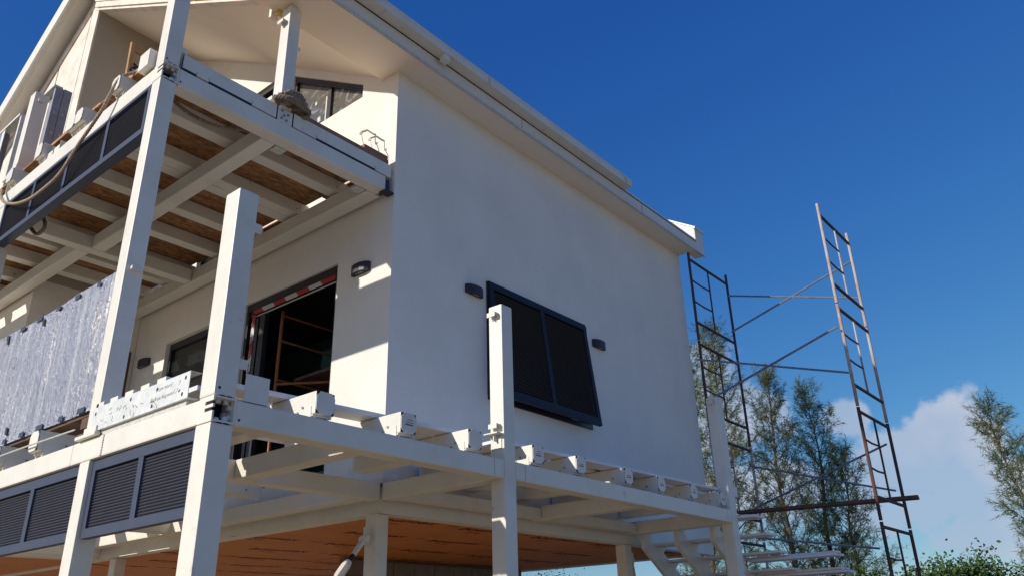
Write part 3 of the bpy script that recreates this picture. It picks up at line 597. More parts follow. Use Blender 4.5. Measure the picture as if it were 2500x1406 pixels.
# OSB floor sheets
yy = [5.87, 6.56, 7.36, 8.3, 9.5, 10.4, 11.08, 12.0, 13.1]
for i in range(8): bx('osb_sheet', 'osb', bal, 2.44, (3.545 if i > 5 else 4.925 + .03 * (i % 2)), yy[i] + .004, yy[i + 1] - .004, 6.391 + .004 * (i % 2), 6.409 + .004 * (i % 2))
for a, b_ in ((6.12, 6.52), (6.60, 6.84), (7.6, 8.6)): bx('osb_strip', 'osb', bal, 4.96, 5.03, a, b_, 6.391, 6.408)
# stub post with flared base on the front beam
fp = steel('post', bal, 2.40, 2.55, 8.88, 9.03, 6.52, 7.49, label='stub post with flared foot on the balcony edge')
fl_ = MB(); fl_.prism([(2.36, 8.80, 6.34), (2.36, 9.09, 6.34), (2.40, 9.03, 6.52), (2.40, 8.88, 6.52)], (.16, 0, 0)); fl_.box(2.40, 2.47, 8.86, 8.868, 6.19, 6.339); fl_.box(2.40, 2.47, 9.02, 9.028, 6.19, 6.339); fl_.build('flared_foot', 'steel', fp)
bx('clip', 'steel', fp, 2.44, 2.49, 8.855, 8.879, 7.36, 7.40)

# ------------------------------------------------------------------ louvred panels
def louvre(name, label, cat, O, u, v, wv, wid, hgt, bars, pitch, slat_w, tilt, fr=(.06, .07, .035, .035), depth=.055, group=None, back=True, cols=('navy', 'navy_slat')):
    O = Vector(O); u = Vector(u); v = Vector(v); wv = Vector(wv)
    T = Matrix((u, v, wv)).transposed().to_4x4(); T.translation = O
    t = thing(name, label, cat, O, group)
    def b(nm, mt, *d): return MB().box(*d, T=T).build(nm, mt, t)
    top, bot, lf, rt = fr
    b('frame_rail', cols[0], 0, wid, hgt - top, hgt, -depth, 0); b('frame_rail', cols[0], 0, wid, 0, bot, -depth, 0)
    b('frame_stile', cols[0], 0, lf, bot, hgt - top, -depth, 0); b('frame_stile', cols[0], wid - rt, wid, bot, hgt - top, -depth, 0)
    edges = [lf]
    for (c, bw) in bars:
        b('mullion', cols[0], c - bw / 2, c + bw / 2, bot, hgt - top, -depth, -.001); edges += [c - bw / 2, c + bw / 2]
    edges.append(wid - rt)
    if back: b('shade_backing', 'black', lf, wid - rt, bot, hgt - top, -depth - .004, -depth - .001)  # black sheet added so the gaps between slats look unlit
    n = int((hgt - top - bot) / pitch)
    for k in range(0, len(edges), 2):
        a, c = edges[k], edges[k + 1]; o0 = None
        for i in range(n):
            z = bot + pitch * (i + .5)
            if o0 is None:
                ca, sa = math.cos(tilt), math.sin(tilt); hw, th = slat_w / 2, .002
                sm_ = MB(); vs = []
                for (p, q) in ((-hw, -th), (hw - .004, -th), (hw - .004, -.007), (hw, -.007), (hw, th), (-hw, th)):     # p runs outwards and down
                    vs.append((p * ca - q * -sa, -p * sa + q * ca))
                sm_.prism([T @ Vector((a, z + zz, -.024 + ww)) for ww, zz in vs], u * (c - a))
                o0 = sm_.build('slat', cols[1], t); first = z
            else: copy_part(o0, v * (z - first))
    return t
FU, FV, FW = (0, -1, 0), (0, 0, 1), (-1, 0, 0)
louvre('louvre_panel', 'navy louvred screen panel between the corner post and the tall post', 'louvre panel', (2.43, 5.688, 2.278), FU, FV, FW, 1.325, .517, [(.665, .062)], .0200, .034, R(50), (.075, .06, .05, .05), group='navy louvred screens under the lower deck beam')
louvre('louvre_panel', 'navy louvred screen panel left of the tall post, cut by the photo edge', 'louvre panel', (2.43, 8.93, 2.278), FU, FV, FW, 3.088, .517, [(.77, .062), (1.54, .062), (2.29, .062)], .0200, .034, R(50), (.075, .06, .05, .05), group='navy louvred screens under the lower deck beam')
louvre('louvre_panel', 'long navy louvred screen under the upper balcony beam', 'louvre panel', (2.40, 8.93, 5.527), FU, FV, FW, 3.088, .488, [(.775, .055), (1.545, .055), (2.335, .055)], .0290, .044, R(48), (.03, .055, .04, .045), depth=.09)
# propped bahama shutter on the side wall
tl = math.atan2(.165, 1.42); sv = Vector((0, math.sin(tl), math.cos(tl))); swv = Vector((0, -math.cos(tl), math.sin(tl)))
louvre('bahama_shutter', 'dark navy top hung louvred shutter propped open on the grey side wall', 'shutter', (6.535, 5.475, 4.065), (1, 0, 0), sv, swv, 1.985, 1.425, [(1.01, .075)], .030, .044, R(42), (.09, .10, .075, .065), depth=.045, cols=('shutter', 'shutter_slat'))

# ------------------------------------------------------------------ wall lamps
def lamp(label, at, u, out):
    u = Vector(u); out = Vector(out); at = Vector(at)
    t = thing('wall_lamp', label, 'wall lamp', at, 'black wall lamps on the house walls')
    h = .052; wd = .14; prof = [(-wd, 0), (-wd, .035), (-wd * .72, .066), (-wd * .3, .082), (wd * .3, .082), (wd * .72, .066), (wd, .035), (wd, 0)]
    b_ = MB(); b_.prism([at + u * a + out * d - Vector((0, 0, h)) for a, d in prof], (0, 0, 2 * h)); b_.build('lamp_body', 'lamp', t, bevel=.006)
    b_ = MB(); b_.prism([at + u * a * .62 + out * (d * .62 + .012) - Vector((0, 0, h + .0022)) for a, d in prof], (0, 0, .003)); b_.build('lens_recess', 'black', t)
    b_ = MB(); b_.prism([at + u * a * .42 + out * (d * .30 + .035) - Vector((0, 0, h + .0040)) for a, d in prof], (0, 0, .0025)); b_.build('lens', 'lens', t)
lamp('black wall lamp on the sunlit front wall right of the taped door', (XW, 6.135, 5.265), (0, 1, 0), (-1, 0, 0))
lamp('black wall lamp on the shaded front wall left of the dark door', (XW, 10.72, 5.268), (0, 1, 0), (-1, 0, 0))
lamp('black wall lamp on the side wall left of the shutter', (6.295, YW, 5.275), (1, 0, 0), (0, -1, 0))
lamp('black wall lamp on the side wall right of the shutter', (8.85, YW, 5.285), (1, 0, 0), (0, -1, 0))

# ------------------------------------------------------------------ loose things on the lower deck
# shrink-wrapped stack of panels on a pallet
wp = thing('wrapped_panel_stack', 'stack of blue grey panels in shiny shrink wrap standing on the deck joists', 'wrapped panels', (2.68, 7.9, 3.15))
y0, y1, z0, z1 = 6.17, 9.4, 3.262, 4.405; xf = 2.565; nY, nZ = 620, 44
ys_ = np.linspace(y0, y1, nY + 1); zs_ = np.linspace(z0, z1, nZ + 1); D = np.zeros((nY + 1, nZ + 1)); rw = np.random.default_rng(5)
cen = np.concatenate([rw.uniform(6.2, 6.5, 13), rw.uniform(y0, y1, 34)])
for yk in cen:                       # upright creases where the stretched film stands off the panels
    lean = rw.uniform(-.05, .05); wk = rw.uniform(.011, .022); hk_ = wk * rw.uniform(.40, .62); za, zb = sorted(rw.uniform(-.2, 1.2, 2)); ph = rw.uniform(0, 6)
    jit = np.convolve(rw.normal(0, .004, nZ + 5), np.ones(3) / 3, 'same')[:nZ + 1]; amp = np.clip(.75 + rw.normal(0, .35, nZ + 1), .1, 1.3)
    tt = (zs_ - z0) / (z1 - z0); on = np.clip((tt - za) * 8, 0, 1) * np.clip((zb - tt) * 8, 0, 1)
    cy_ = yk + lean * tt + .008 * np.sin(tt * 7 + ph) + jit
    D += -hk_ * amp * on * np.clip(1 - np.abs(ys_[:, None] - cy_[None, :]) / wk, 0, None)
D += -.003 * np.sin(ys_[:, None] * 9.3 + np.sin(zs_[None, :] * 2) * .8) + rw.normal(0, .0007, D.shape)
vs = [(xf - .014 + D[i, j], ys_[i], zs_[j] + (.012 * math.sin(ys_[i] * 3.1) if j == nZ else 0)) for i in range(nY + 1) for j in range(nZ + 1)]; fs = []
for i in range(nY):
    for j in range(nZ): a = i * (nZ + 1) + j; fs.append((a, a + 1, a + nZ + 2, a + nZ + 1))
mw = MB(); mw.add(vs, fs); mw.box(xf, xf + .07, y0, y1, z0 + .002, z1 - .004)
mw.build('shrink_wrap', 'wrap', wp, smooth=False)
for y in np.arange(y0 + .1, y1, .37): bx('corner_strip', 'navy', wp, xf - .03, xf - .026, y, y + random.uniform(.06, .13), z0 + .003, z0 + .045); bx('corner_strip', 'navy', wp, xf - .03, xf - .026, y + .15, y + .15 + random.uniform(.05, .12), z1 - .05, z1 - .01)
for (y, z) in ((7.45, 4.27), (8.25, 4.29), (7.75, 3.33), (8.15, 3.36)): MB().prism([(xf - .03, y, z), (xf - .03, y + .05, z + .02), (xf - .03, y + .06, z + .09), (xf - .03, y + .015, z + .075)], (.004, 0, 0)).build('torn_hole', 'black', wp)
for y in (6.25, 7.1, 7.95, 8.8): bx('pallet_block', 'old_timber', wp, xf + .01, xf + .20, y, y + .12, 3.15, 3.235)
bx('pallet_board', 'old_timber', wp, xf + .005, xf + .22, y0 + .02, y1, 3.236, 3.26)
# galvanised channel with handwriting, lying on the front beam
gv = thing('galvanised_channel', 'galvanised steel channel with handwriting lying on the deck beam', 'steel channel', (2.4, 5.1, 2.95))
g_ = MB(); g_.box(2.385, 2.389, 4.472, 5.735, 2.985, 3.155); g_.box(2.389, 2.46, 4.472, 5.735, 2.985, 2.989); g_.box(2.389, 2.46, 4.472, 5.735, 3.151, 3.155); g_.build('web', 'galv', gv)
bx('packer', 'steel_in', gv, 2.41, 2.46, 4.52, 5.62, 2.950, 2.984)
ho = MB()
for (y, z) in ((4.52, 3.12), (4.54, 3.02), (4.86, 3.115), (4.90, 3.015), (5.20, 3.118), (5.26, 3.012), (5.69, 3.11), (5.71, 3.0)):
    ho.prism([(2.3846, y + .011 * math.cos(a), z + .014 * math.sin(a)) for a in np.linspace(0, 2 * math.pi, 9)[:-1]], (-.0006, 0, 0))
ho.build('bolt_hole', 'black', gv)
put_text('handwriting', text_mesh('Pom nord:      y', .046, .35, -.0022), 'pen', gv, (2.384, 4.87, 3.095), (0, -1, .012), (0, 0, 1)); put_text('handwriting', text_mesh('Balkon kopeind Zw', .046, .4, -.0022), 'pen', gv, (2.384, 4.93, 3.035), (0, -1, .012), (0, 0, 1))
sc1 = MB()
for k in range(16):
    y = random.uniform(4.75, 5.6); z = random.uniform(3.0, 3.13); p = [(2.3842, y, z)]
    for q in range(3): p.append((2.3842, p[-1][1] + random.uniform(-.03, .03), p[-1][2] + random.uniform(-.02, .02)))
    sc1.tube(p, .0012, 4)
sc1.build('scribble', 'ink', gv)
for k, y in enumerate((4.80, 5.01, 5.22, 5.43, 5.63)):
    b_ = MB(); b_.box(2.40, 2.47, y, y + .11, 3.1555, 3.195); tag(b_.build('packing_block', 'steel', None, bevel=.004), ['white packing block nearest the short corner post on the galvanised channel', 'second white packing block from the short corner post on the channel', 'middle white packing block of five on the galvanised channel', 'fourth white packing block from the short corner post on the channel', 'white packing block nearest the tall post on the galvanised channel'][k], 'block', 'white packing blocks on the galvanised channel')
# thin rod along the caps on the left
tag(MB().tube([(2.335, 5.86, 3.02), (2.33, 6.62, 3.03), (2.335, 8.2, 3.045)], .006, 6).build('steel_rod', 'steel_in'), 'thin pale rod strung across the left joist ends', 'rod')
# loose deck boards
def board(name, label, p0, p1, wdt, z0, z1, mt='decking', group=None):
    p0 = Vector((*p0, 0)); p1 = Vector((*p1, 0)); d = (p1 - p0).normalized(); q = Vector((-d.y, d.x, 0)) * wdt
    b_ = MB(); b_.prism([(p.x, p.y, z0) for p in (p0, p1, p1 + q, p0 + q)], (0, 0, z1 - z0)); return tag(b_.build(name, mt, None, bevel=.003), label, 'board', group)
GB = 'white deck boards lying loose on the joists'
board('deck_board', 'white deck board on the joists nearest the corner post', (2.72, 4.60), (4.98, 4.425), .19, 3.150, 3.186, group=GB)
GO = 'short white deck boards laid side by side behind the corner post'
for k in range(5): board('deck_board', ['foremost short white board behind the corner post', 'second short white board behind the corner post', 'middle short white board behind the corner post', 'fourth short white board behind the corner post', 'rearmost short white board behind the corner post'][k], (2.62, 4.80 + .165 * k), (3.46 - .03 * (k % 2), 4.80 + .165 * k), .155, 3.150, 3.184, group=GO)
GF = 'white floor boards laid on the joists along the grey side wall'
for k in range(6): board('floor_board', ['foremost long white floor board behind the mid post', 'second long white floor board behind the mid post', 'third long white floor board behind the mid post', 'fourth long white floor board behind the mid post', 'fifth long white floor board behind the mid post', 'long white floor board nearest the grey side wall'][k], (5.20, 4.60 + .170 * k), (9.30, 4.56 + .170 * k), .162, 3.150, 3.180, group=GF)
board('deck_board', 'white deck board on the joists right of the mid post', (5.19, 4.40), (8.35, 4.235), .19, 3.150, 3.178, group=GB)
board('deck_board', 'white deck board on the joists nearest the far post', (6.6, 4.46), (9.15, 4.30), .19, 3.182, 3.208, group=GB)
board('deck_board', 'white deck board lying along the foot of the taped door', (3.0, 5.73), (4.75, 5.70), -.16, 3.150, 3.186, group=GB)

GM_ = 'short white deck boards laid side by side before the column'
for k in range(5): board('deck_board', ['foremost short white board left of the mid post', 'second short white board left of the mid post', 'middle short white board left of the mid post', 'fourth short white board left of the mid post', 'rearmost short white board left of the mid post'][k], (4.02 + .03 * (k % 2), 4.662 + .175 * k), (5.01, 4.655 + .175 * k), .17, 3.150, 3.182, group=GM_)
# ------------------------------------------------------------------ loose things on the balcony
def twisted(name, pts, r, label, parent=None, strands=3, pitch=.09, cat='rope', sub=6, mt='rope'):
    """rope laid from three strands along a smooth path"""
    P = [Vector(p) for p in pts]; path = []
    for i in range(len(P) - 1):
        p0 = P[max(i - 1, 0)]; p1 = P[i]; p2 = P[i + 1]; p3 = P[min(i + 2, len(P) - 1)]; k = max(2, int((p2 - p1).length / (pitch / sub)))
        for q in range(k):
            t = q / k; path.append(.5 * ((2 * p1) + (p2 - p0) * t + (2 * p0 - 5 * p1 + 4 * p2 - p3) * t * t + (3 * p1 - p0 - 3 * p2 + p3) * t ** 3))
    path.append(P[-1]); mb = MB(); s = [0]
    for i in range(1, len(path)): s.append(s[-1] + (path[i] - path[i - 1]).length)
    for k in range(strands):
        q = []
        up = Vector((.3, .2, 1))
        for i, p in enumerate(path):
            t = (path[min(i + 1, len(path) - 1)] - path[max(i - 1, 0)]).normalized(); a = t.cross(up).normalized(); b_ = a.cross(t)
            ph = 2 * math.pi * (s[i] / pitch + k / strands); q.append(p + (a * math.cos(ph) + b_ * math.sin(ph)) * r * .5)
        mb.tube(q, r * .56, 6)
    o = mb.build(name, mt, parent, smooth=True)
    return tag(o, label, cat) if parent is None else o
twisted('rope', [(2.5, 6.30, 6.44), (2.36, 6.42, 6.36), (2.325, 6.62, 6.06), (2.32, 6.95, 5.87), (2.32, 7.26, 5.68), (2.32, 7.6, 5.645), (2.32, 7.93, 5.662), (2.32, 8.31, 5.756), (2.32, 8.68, 5.92), (2.33, 8.9, 6.09), (2.36, 9.0, 6.2)], .017, 'pale twisted rope slung in front of the long balcony louvre')
twisted('rope', [(2.45, 5.95, 6.20), (2.66, 5.98, 6.075), (2.83, 6.0, 6.03), (3.08, 6.0, 6.03), (3.325, 5.98, 6.10), (3.47, 5.95, 6.16), (3.50, 5.93, 6.25)], .019, 'dark twisted rope sagging under the balcony beam', mt='old_rope')
twisted('rope', [(2.62, 8.32, 5.98), (2.60, 8.33, 5.75), (2.6, 8.22, 5.60), (2.6, 8.26, 5.535), (2.6, 8.42, 5.56), (2.6, 8.62, 5.70), (2.6, 8.72, 5.77), (2.62, 8.75, 5.98)], .02, 'loop of rope dangling below the balcony louvre', mt='old_rope')
cpt = []
rr = random.Random(3)
for i in range(64):
    a = i * .66 + rr.uniform(-.3, .3); lay = i / 64; ra = .20 * (1 - .62 * lay) * rr.uniform(.75, 1.15)
    cpt.append((3.67 + ra * math.cos(a) + .02 * lay, 5.66 + ra * .40 * math.sin(a) - .015 * lay, 6.375 + .155 * lay + rr.uniform(-.02, .02)))
twisted('rope_coil', cpt, .027, 'heap of coiled hemp rope on the balcony beam beside the roof post', pitch=.085, sub=5, mt='old_rope')
# timber on the balcony edge
def tb(name, label, *d, mt='timber', cat='timber', bevel=.003): return tag(bx(name, mt, None, *d, bevel=bevel), label, cat)
tb('toe_board', 'raw timber edge board between the first two balcony joist ends', 2.575, 2.60, 6.06, 6.42, 6.41, 6.66)
tb('toe_board', 'raw timber edge board between the rope and the paired joist ends', 2.575, 2.60, 6.56, 7.13, 6.41, 6.72)
tb('toe_board', 'raw timber edge board before the steel studs on the balcony', 2.575, 2.60, 7.40, 8.85, 6.41, 6.70)
tb('floor_plank', 'long brown plank lying along the balcony beam near the house wall', 3.80, 4.96, 5.70, 5.84, 6.359, 6.412, mt='plank', cat='plank'); tb('floor_plank', 'brown plank stub on the long plank near the house wall', 4.62, 4.95, 5.705, 5.86, 6.414, 6.465, mt='plank', cat='plank')
wf = thing('timber_rack', 'small rough timber frame with black wires on the balcony', 'timber frame', (2.6, 6.9, 6.41))
MB().tube([(2.60, 6.9, 6.41), (2.585, 6.9, 7.17)], .028, 8).build('pole', 'timber', wf); bx('rail', 'timber', wf, 2.60, 2.86, 6.885, 6.91, 7.08, 7.14); bx('rail', 'timber', wf, 2.60, 2.95, 6.86, 6.885, 6.42, 6.56)
kn = MB(); pr = [(2.62 + .05 * math.sin(k * 1.7) + .004 * k, 6.87 + .01 * math.cos(k * 2.3), 6.88 + .055 * math.cos(k * 1.3) - .002 * k) for k in range(22)]; kn.tube(pr, .007, 5); kn.build('wire_tangle', 'blackwire', wf)
bx('paper', 'tape', wf, 2.62, 2.645, 6.86, 6.864, 6.74, 6.85)
# galvanised studs leaning together
def stud(par, x, y, z0, z1, wd=.10, dp=.05, mt='galv_dark'):
    s_ = MB(); s_.box(x, x + wd, y, y + .004, z0, z1); s_.box(x, x + .004, y + .004, y + dp, z0, z1); s_.box(x + wd - .004, x + wd, y + .004, y + dp, z0, z1); o = s_.build('stud', mt, par)
    h_ = MB()
    for k, zz in enumerate((z1 - .35, z1 - .62)):
        h_.prism([(x + .04 + .02 * k + .011 * math.cos(a), y - .0006, zz + .016 * math.sin(a)) for a in np.linspace(0, 6.283, 9)[:-1]], (0, -.0006, 0))
    h_.build('punched_hole', 'black' if par is None else 'steel_in', o); return o
sf = thing('steel_studs', 'pair of upright galvanised studs on the balcony beside the flared stub post', 'steel studs', (2.62, 9.0, 6.42))
stud(sf, 2.625, 9.0, 6.42, 7.74, .088); stud(sf, 2.716, 8.995, 6.42, 7.75, .09); bx('stud', 'galv', sf, 2.60, 2.66, 9.32, 9.40, 6.42, 7.72); bx('head_track', 'galv', sf, 2.60, 2.70, 9.0, 9.42, 7.742, 7.765)
bx('stud', 'galv_dark', sf, 2.68, 2.72, 9.15, 9.30, 6.42, 7.735)
sf2 = thing('steel_studs', 'galvanised stud opening left of the flared stub post at the photo edge', 'steel studs', (2.9, 11.0, 6.42))
bx('stud', 'galv_dark', sf2, 2.85, 2.95, 11.55, 11.62, 6.42, 8.38); bx('stud', 'galv', sf2, 2.85, 2.86, 11.45, 11.55, 6.42, 8.38); bx('head_track', 'galv', sf2, 2.84, 2.97, 10.95, 11.9, 8.384, 8.42); bx('stud', 'galv', sf2, 2.86, 2.95, 10.93, 10.98, 6.42, 8.38); bx('board', 'black', sf2, 3.0, 3.02, 10.9, 11.5, 7.9, 8.38)  # black sheet drawn for the dark opening between the studs
# cable hook on the balcony wall
hk = MB(); hk.tube([(4.93, 6.14, 6.975), (4.93, 6.05, 6.955), (4.93, 5.95, 6.86), (4.93, 5.91, 6.83)], .012, 6); hk.tube([(4.93, 5.91, 6.83), (4.93, 5.905, 6.75), (4.93, 5.90, 6.70), (4.93, 5.875, 6.68), (4.93, 5.865, 6.705), (4.93, 5.885, 6.715), (4.93, 5.87, 6.67), (4.93, 5.835, 6.60), (4.93, 5.83, 6.5), (4.93, 5.84, 6.42)], .006, 5)
hk.tube([(4.93, 6.16 + .022 * math.cos(a), 6.965 + .016 * math.sin(a)) for a in np.linspace(0, 6.283, 12)], .006, 5); hk.tube([(4.93, 6.15, 6.95), (4.93, 6.11, 6.80), (4.93, 6.06, 6.63), (4.93, 6.03, 6.42)], .0035, 5)
tag(hk.build('cable', 'wire'), 'grey cable hooked out of the sunlit balcony wall', 'cable')

# ------------------------------------------------------------------ scaffold inside the room
isf = thing('indoor_scaffold', 'rusty orange scaffold frame standing inside the taped door', 'scaffold', (5.4, 7.9, 3.0))
for p in (((5.27, 7.9, 3.0), (5.29, 7.9, 5.35)), ((6.6, 7.9, 3.0), (6.6, 7.9, 5.7))): MB().tube(p, .021, 8).build('standard', 'orange_tube', isf)
for z in (5.30, 4.97, 4.48, 3.9): MB().tube([(5.27, 7.9, z), (6.6, 7.9, z)], .015, 7).build('ledger', 'orange_tube', isf)
MB().tube([(5.27, 7.9, 4.42), (6.2, 6.5, 4.40)], .015, 7).build('ledger', 'orange_tube', isf); MB().tube([(5.6, 6.62, 3.0), (5.6, 6.62, 5.5)], .02, 7).build('standard', 'orange_tube', isf)
tag(bx('floor_plank', 'old_timber', None, 5.5, 6.9, 6.9, 7.85, 4.495, 4.53), 'dark planks laid on the indoor scaffold behind the taped door', 'plank')

# ------------------------------------------------------------------ outdoor scaffold
sca = thing('scaffold', 'tall rusty tube scaffold tower beyond the far end of the house', 'scaffold', (11.67, 5.5, 0))
UH = 1.55
def frame(par, xa, xb, y, ztop, nun, mats, lx):
    fr = place('scaffold_frame', None, (xa, y, 0), par)
    for i in range(nun):
        zt = ztop - UH * i; mt = mats[min(i, len(mats) - 1)]; zb = max(zt - UH + .02, 0)
        for x in (xa, xb): MB().tube([(x, y, zb), (x, y, zt + (.13 if i == 0 else .0))], .024, 8).build('leg', mt, fr)
        top, bot = zt - .06, zt - UH + .33
        mr_ = MB(); mr_.tube([(xa, y, top), (xb, y, top)], .023, 7); mr_.build('rung', 'rust', fr)
        mr_ = MB(); mr_.tube([(xa, y, bot), (xb, y, bot)], .023, 7); mr_.build('rung', 'rust', fr)
        MB().tube([(lx, y, bot), (lx, y, top)], .015, 6).build('ladder_stile', mt, fr)
        for k in (1, 2): 
            zz = bot + (top - bot) * k / 3; MB().tube([(xa, y, zz), ((xa + lx) / 2, y, zz - .015), (lx, y, zz)], .014, 6).build('ladder_rung', 'rust', fr)
    return fr
frame(sca, 11.67, 13.14, 5.5, 7.60, 5, ['rust', 'rust', 'rust2'], 12.36)
frame(sca, 11.52, 12.86, 3.18, 7.55, 5, ['rust2', 'rust2', 'rust'], 12.18)
def brace(a, b_): MB().tube([a, b_], .0165, 6).build('brace', 'galv_dark', sca)
for (a, b_) in ((((13.064, 5.47, 7.281), (12.987, 3.21, 6.562)), ((12.978, 5.47, 6.551), (13.062, 3.21, 7.271)), ((11.468, 5.47, 5.666), (11.515, 3.21, 4.954)), ((11.733, 5.47, 5.052), (11.407, 3.21, 5.622)), ((12.961, 5.47, 4.158), (12.661, 3.21, 3.435)), ((12.899, 5.47, 3.464), (12.713, 3.21, 4.123)), ((11.7, 5.47, 2.958), (11.326, 3.21, 2.555)))): brace(a, b_)
tag(MB().prism([(12.28, 5.52, 3.33), (12.50, 5.56, 3.33), (13.10, 3.02, 3.33), (12.88, 2.98, 3.33)], (0, 0, .045)).build('scaffold_plank', 'old_timber', None, bevel=.004), 'dark weathered plank lying across the scaffold frames', 'plank')

# ------------------------------------------------------------------ stair and loose boards at the far end
stair = thing('staircase', 'white steel open staircase going down from the far end of the deck', 'staircase', (9.35, 4.9, 0))
def tread_pos(k): return 9.38 + .29 * k, 2.86 - .185 * k
for y in (5.50, 5.02, 4.53):
    s_ = MB(); s_.prism([(9.352, y, 2.90), (9.352, y, 2.62), (9.352 + 3.9, y, 2.62 - 2.52), (9.352 + 4.2, y, .14)], (0, .05, 0)); s_.build('stringer', 'steel', stair)
    c_ = MB()
    for k in range(12):
        x, z = tread_pos(k); c_.prism([(x - .02, y + .003, z - .002), (x + .25, y + .003, z - .002), (x + .0, y + .003, z - .2)], (0, .044, 0))
    c_.build('stringer_cleat', 'steel', stair)
for k in range(12):
    x, z = tread_pos(k); b_ = MB(); b_.box(x - .03, x + .10, 3.98, 5.68, z, z + .028); b_.box(x + .115, x + .25, 3.98, 5.68, z, z + .028); b_.build('tread', 'decking', stair, bevel=.003)
k = 0
for (x, ya, yb, z) in ((10.16, 3.40, 4.50, 2.425), (10.30, 3.38, 4.52, 2.425), (10.22, 3.39, 4.6, 2.455), (10.44, 3.42, 4.5, 2.250), (10.44, 3.44, 4.52, 2.282), (10.58, 3.40, 4.52, 2.250), (10.58, 3.43, 4.48, 2.282), (10.72, 3.41, 4.5, 2.250)):
    tag(bx('deck_board', 'decking', None, x, x + .13, ya, yb, z, z + .028, bevel=.003), ['pale loose board on the stair, near one of the upper pair', 'pale loose board on the stair, far one of the upper pair', 'pale loose board laid on top of the upper pair on the stair', 'lower near board of the pile on the stair treads', 'upper near board of the pile on the stair treads', 'lower middle board of the pile on the stair treads', 'upper middle board of the pile on the stair treads', 'rearmost board of the pile on the stair treads'][k], 'board', 'loose boards piled on the staircase'); k += 1
tag(bx('paint_can', 'galv_dark', None, 10.26, 10.34, 4.12, 4.24, 2.484, 2.55, bevel=.006), 'small grey box standing on the loose stair boards', 'box')

# ------------------------------------------------------------------ block wall under the house
bw = thing('block_wall', 'grey concrete block wall under the house', 'wall', (7.5, 9.1, 0))
bx('mortar_core', 'mortar', bw, 7.5, 11.3, 9.12, 9.28, 0, 2.69)
proto = None
for r in range(13):
    for q in range(11):
        x = 7.52 + .42 * q + (.2 if r % 2 else 0); z = .01 + .205 * r
        if x > 11.0: continue
        if proto is None: proto = bx('block', 'glue', bw, x, x + .405, 9.10, 9.13, z, z + .192, bevel=.006); p0 = (x, z)
        else: copy_part(proto, (x - p0[0], random.uniform(-.004, .004), z - p0[1]))

# ------------------------------------------------------------------ trees
def mesh_tris(name, V, mats, mi, parent, quad=False):
    k = 4 if quad else 3; n = len(V) // k; me = bpy.data.meshes.new(name); c = V.mean(0)
    me.vertices.add(len(V)); me.vertices.foreach_set('co', (V - c).astype(np.float32).ravel())
    me.loops.add(len(V)); me.loops.foreach_set('vertex_index', np.arange(len(V), dtype=np.int32))
    me.polygons.add(n); me.polygons.foreach_set('loop_start', np.arange(0, len(V), k, dtype=np.int32))
    for q in mats: me.materials.append(M[q])
    me.polygons.foreach_set('material_index', mi.astype(np.int32)); me.update(); me.validate()
    return place(name, me, Vector(c), parent)
def casuarina(label, base, top, spread, seed, nb=64, dry=.42, low=.10, K_=2.2):
    rg = np.random.default_rng(seed); base = np.array(base, float) * K_; top = np.array(top, float) * K_; top[2] -= 1.6 * (K_ - 1); spread *= K_ * 1.1
    t = thing('casuarina_tree', label, 'tree', base, 'feathery casuarina trees behind the house')
    H = top[2] - base[2]; K = 14
    us = np.linspace(0, 1, K); wob = np.cumsum(rg.normal(0, .05, (K, 2)), 0); wob -= np.outer(us, wob[-1])
    path = base + np.outer(us, top - base); path[:, :2] += wob * 1.6
    MB().tube(path.tolist(), .085 * H / 6, 8, .008).build('trunk', 'bark', t, smooth=True)
    br = MB(); tri = []; mi = []
    for i in range(nb):
        u = low + (1 - low) * ((i + rg.uniform(0, 1)) / nb) ** .85; u = min(u, .985)
        p = np.array([np.interp(u, us, path[:, k]) for k in range(3)])
        az = i * 2.39996 + rg.uniform(-.5, .5); el = R(rg.uniform(28, 58)) + u * .25
        ln = (spread * (1 - u) ** .65 * rg.uniform(.6, 1.15)) + .5
        d = np.array([math.cos(az) * math.cos(el), math.sin(az) * math.cos(el), math.sin(el)]); S = 6; bpth = [p]
        for s in range(S):
            d = d + np.array([0, 0, rg.uniform(-.10, .12)]) + rg.normal(0, .07, 3); d /= np.linalg.norm(d); bpth.append(bpth[-1] + d * ln / S)
        br.tube([tuple(q) for q in bpth], .011 + .006 * ln, 4, .003, cap=False)
        isd = rg.uniform() < dry; ntw = int(7 + ln * 8)
        for q in range(ntw):
            s = rg.uniform(.18, 1.0) * S; k = min(int(s), S - 1); tp = bpth[k] + (bpth[k + 1] - bpth[k]) * (s - k)
            td = d * .9 + rg.normal(0, .55, 3) + np.array([0, 0, .25]); td /= np.linalg.norm(td); tl_ = rg.uniform(.3, .75)
            nn = int(rg.integers(9, 16))
            a = rg.uniform(0, 1, nn)[:, None]; o = tp + td * tl_ * a
            nd = td * .75 + rg.normal(0, .40, (nn, 3)) + np.array([0, 0, -.15]); nd /= np.linalg.norm(nd, axis=1)[:, None]
            L_ = rg.uniform(.16, .38, nn)[:, None]; side = np.cross(nd, rg.normal(0, 1, (nn, 3))); side /= np.linalg.norm(side, axis=1)[:, None]; wd = rg.uniform(.010, .018, nn)[:, None]
            mid = o + nd * L_ * .6 + np.array([0, 0, -.01]); 
            tri.append(np.stack([o - side * wd * .6, o + side * wd, o + nd * L_ + np.array([0, 0, -.03])], 1).reshape(-1, 3))
            mi.append(np.full(nn, 1 if (isd and rg.uniform() < .75) else 0))
    br.build('branches', 'bark', t)
    o = mesh_tris('foliage', np.concatenate(tri), ['needle', 'needle_dry'], np.concatenate(mi), t)
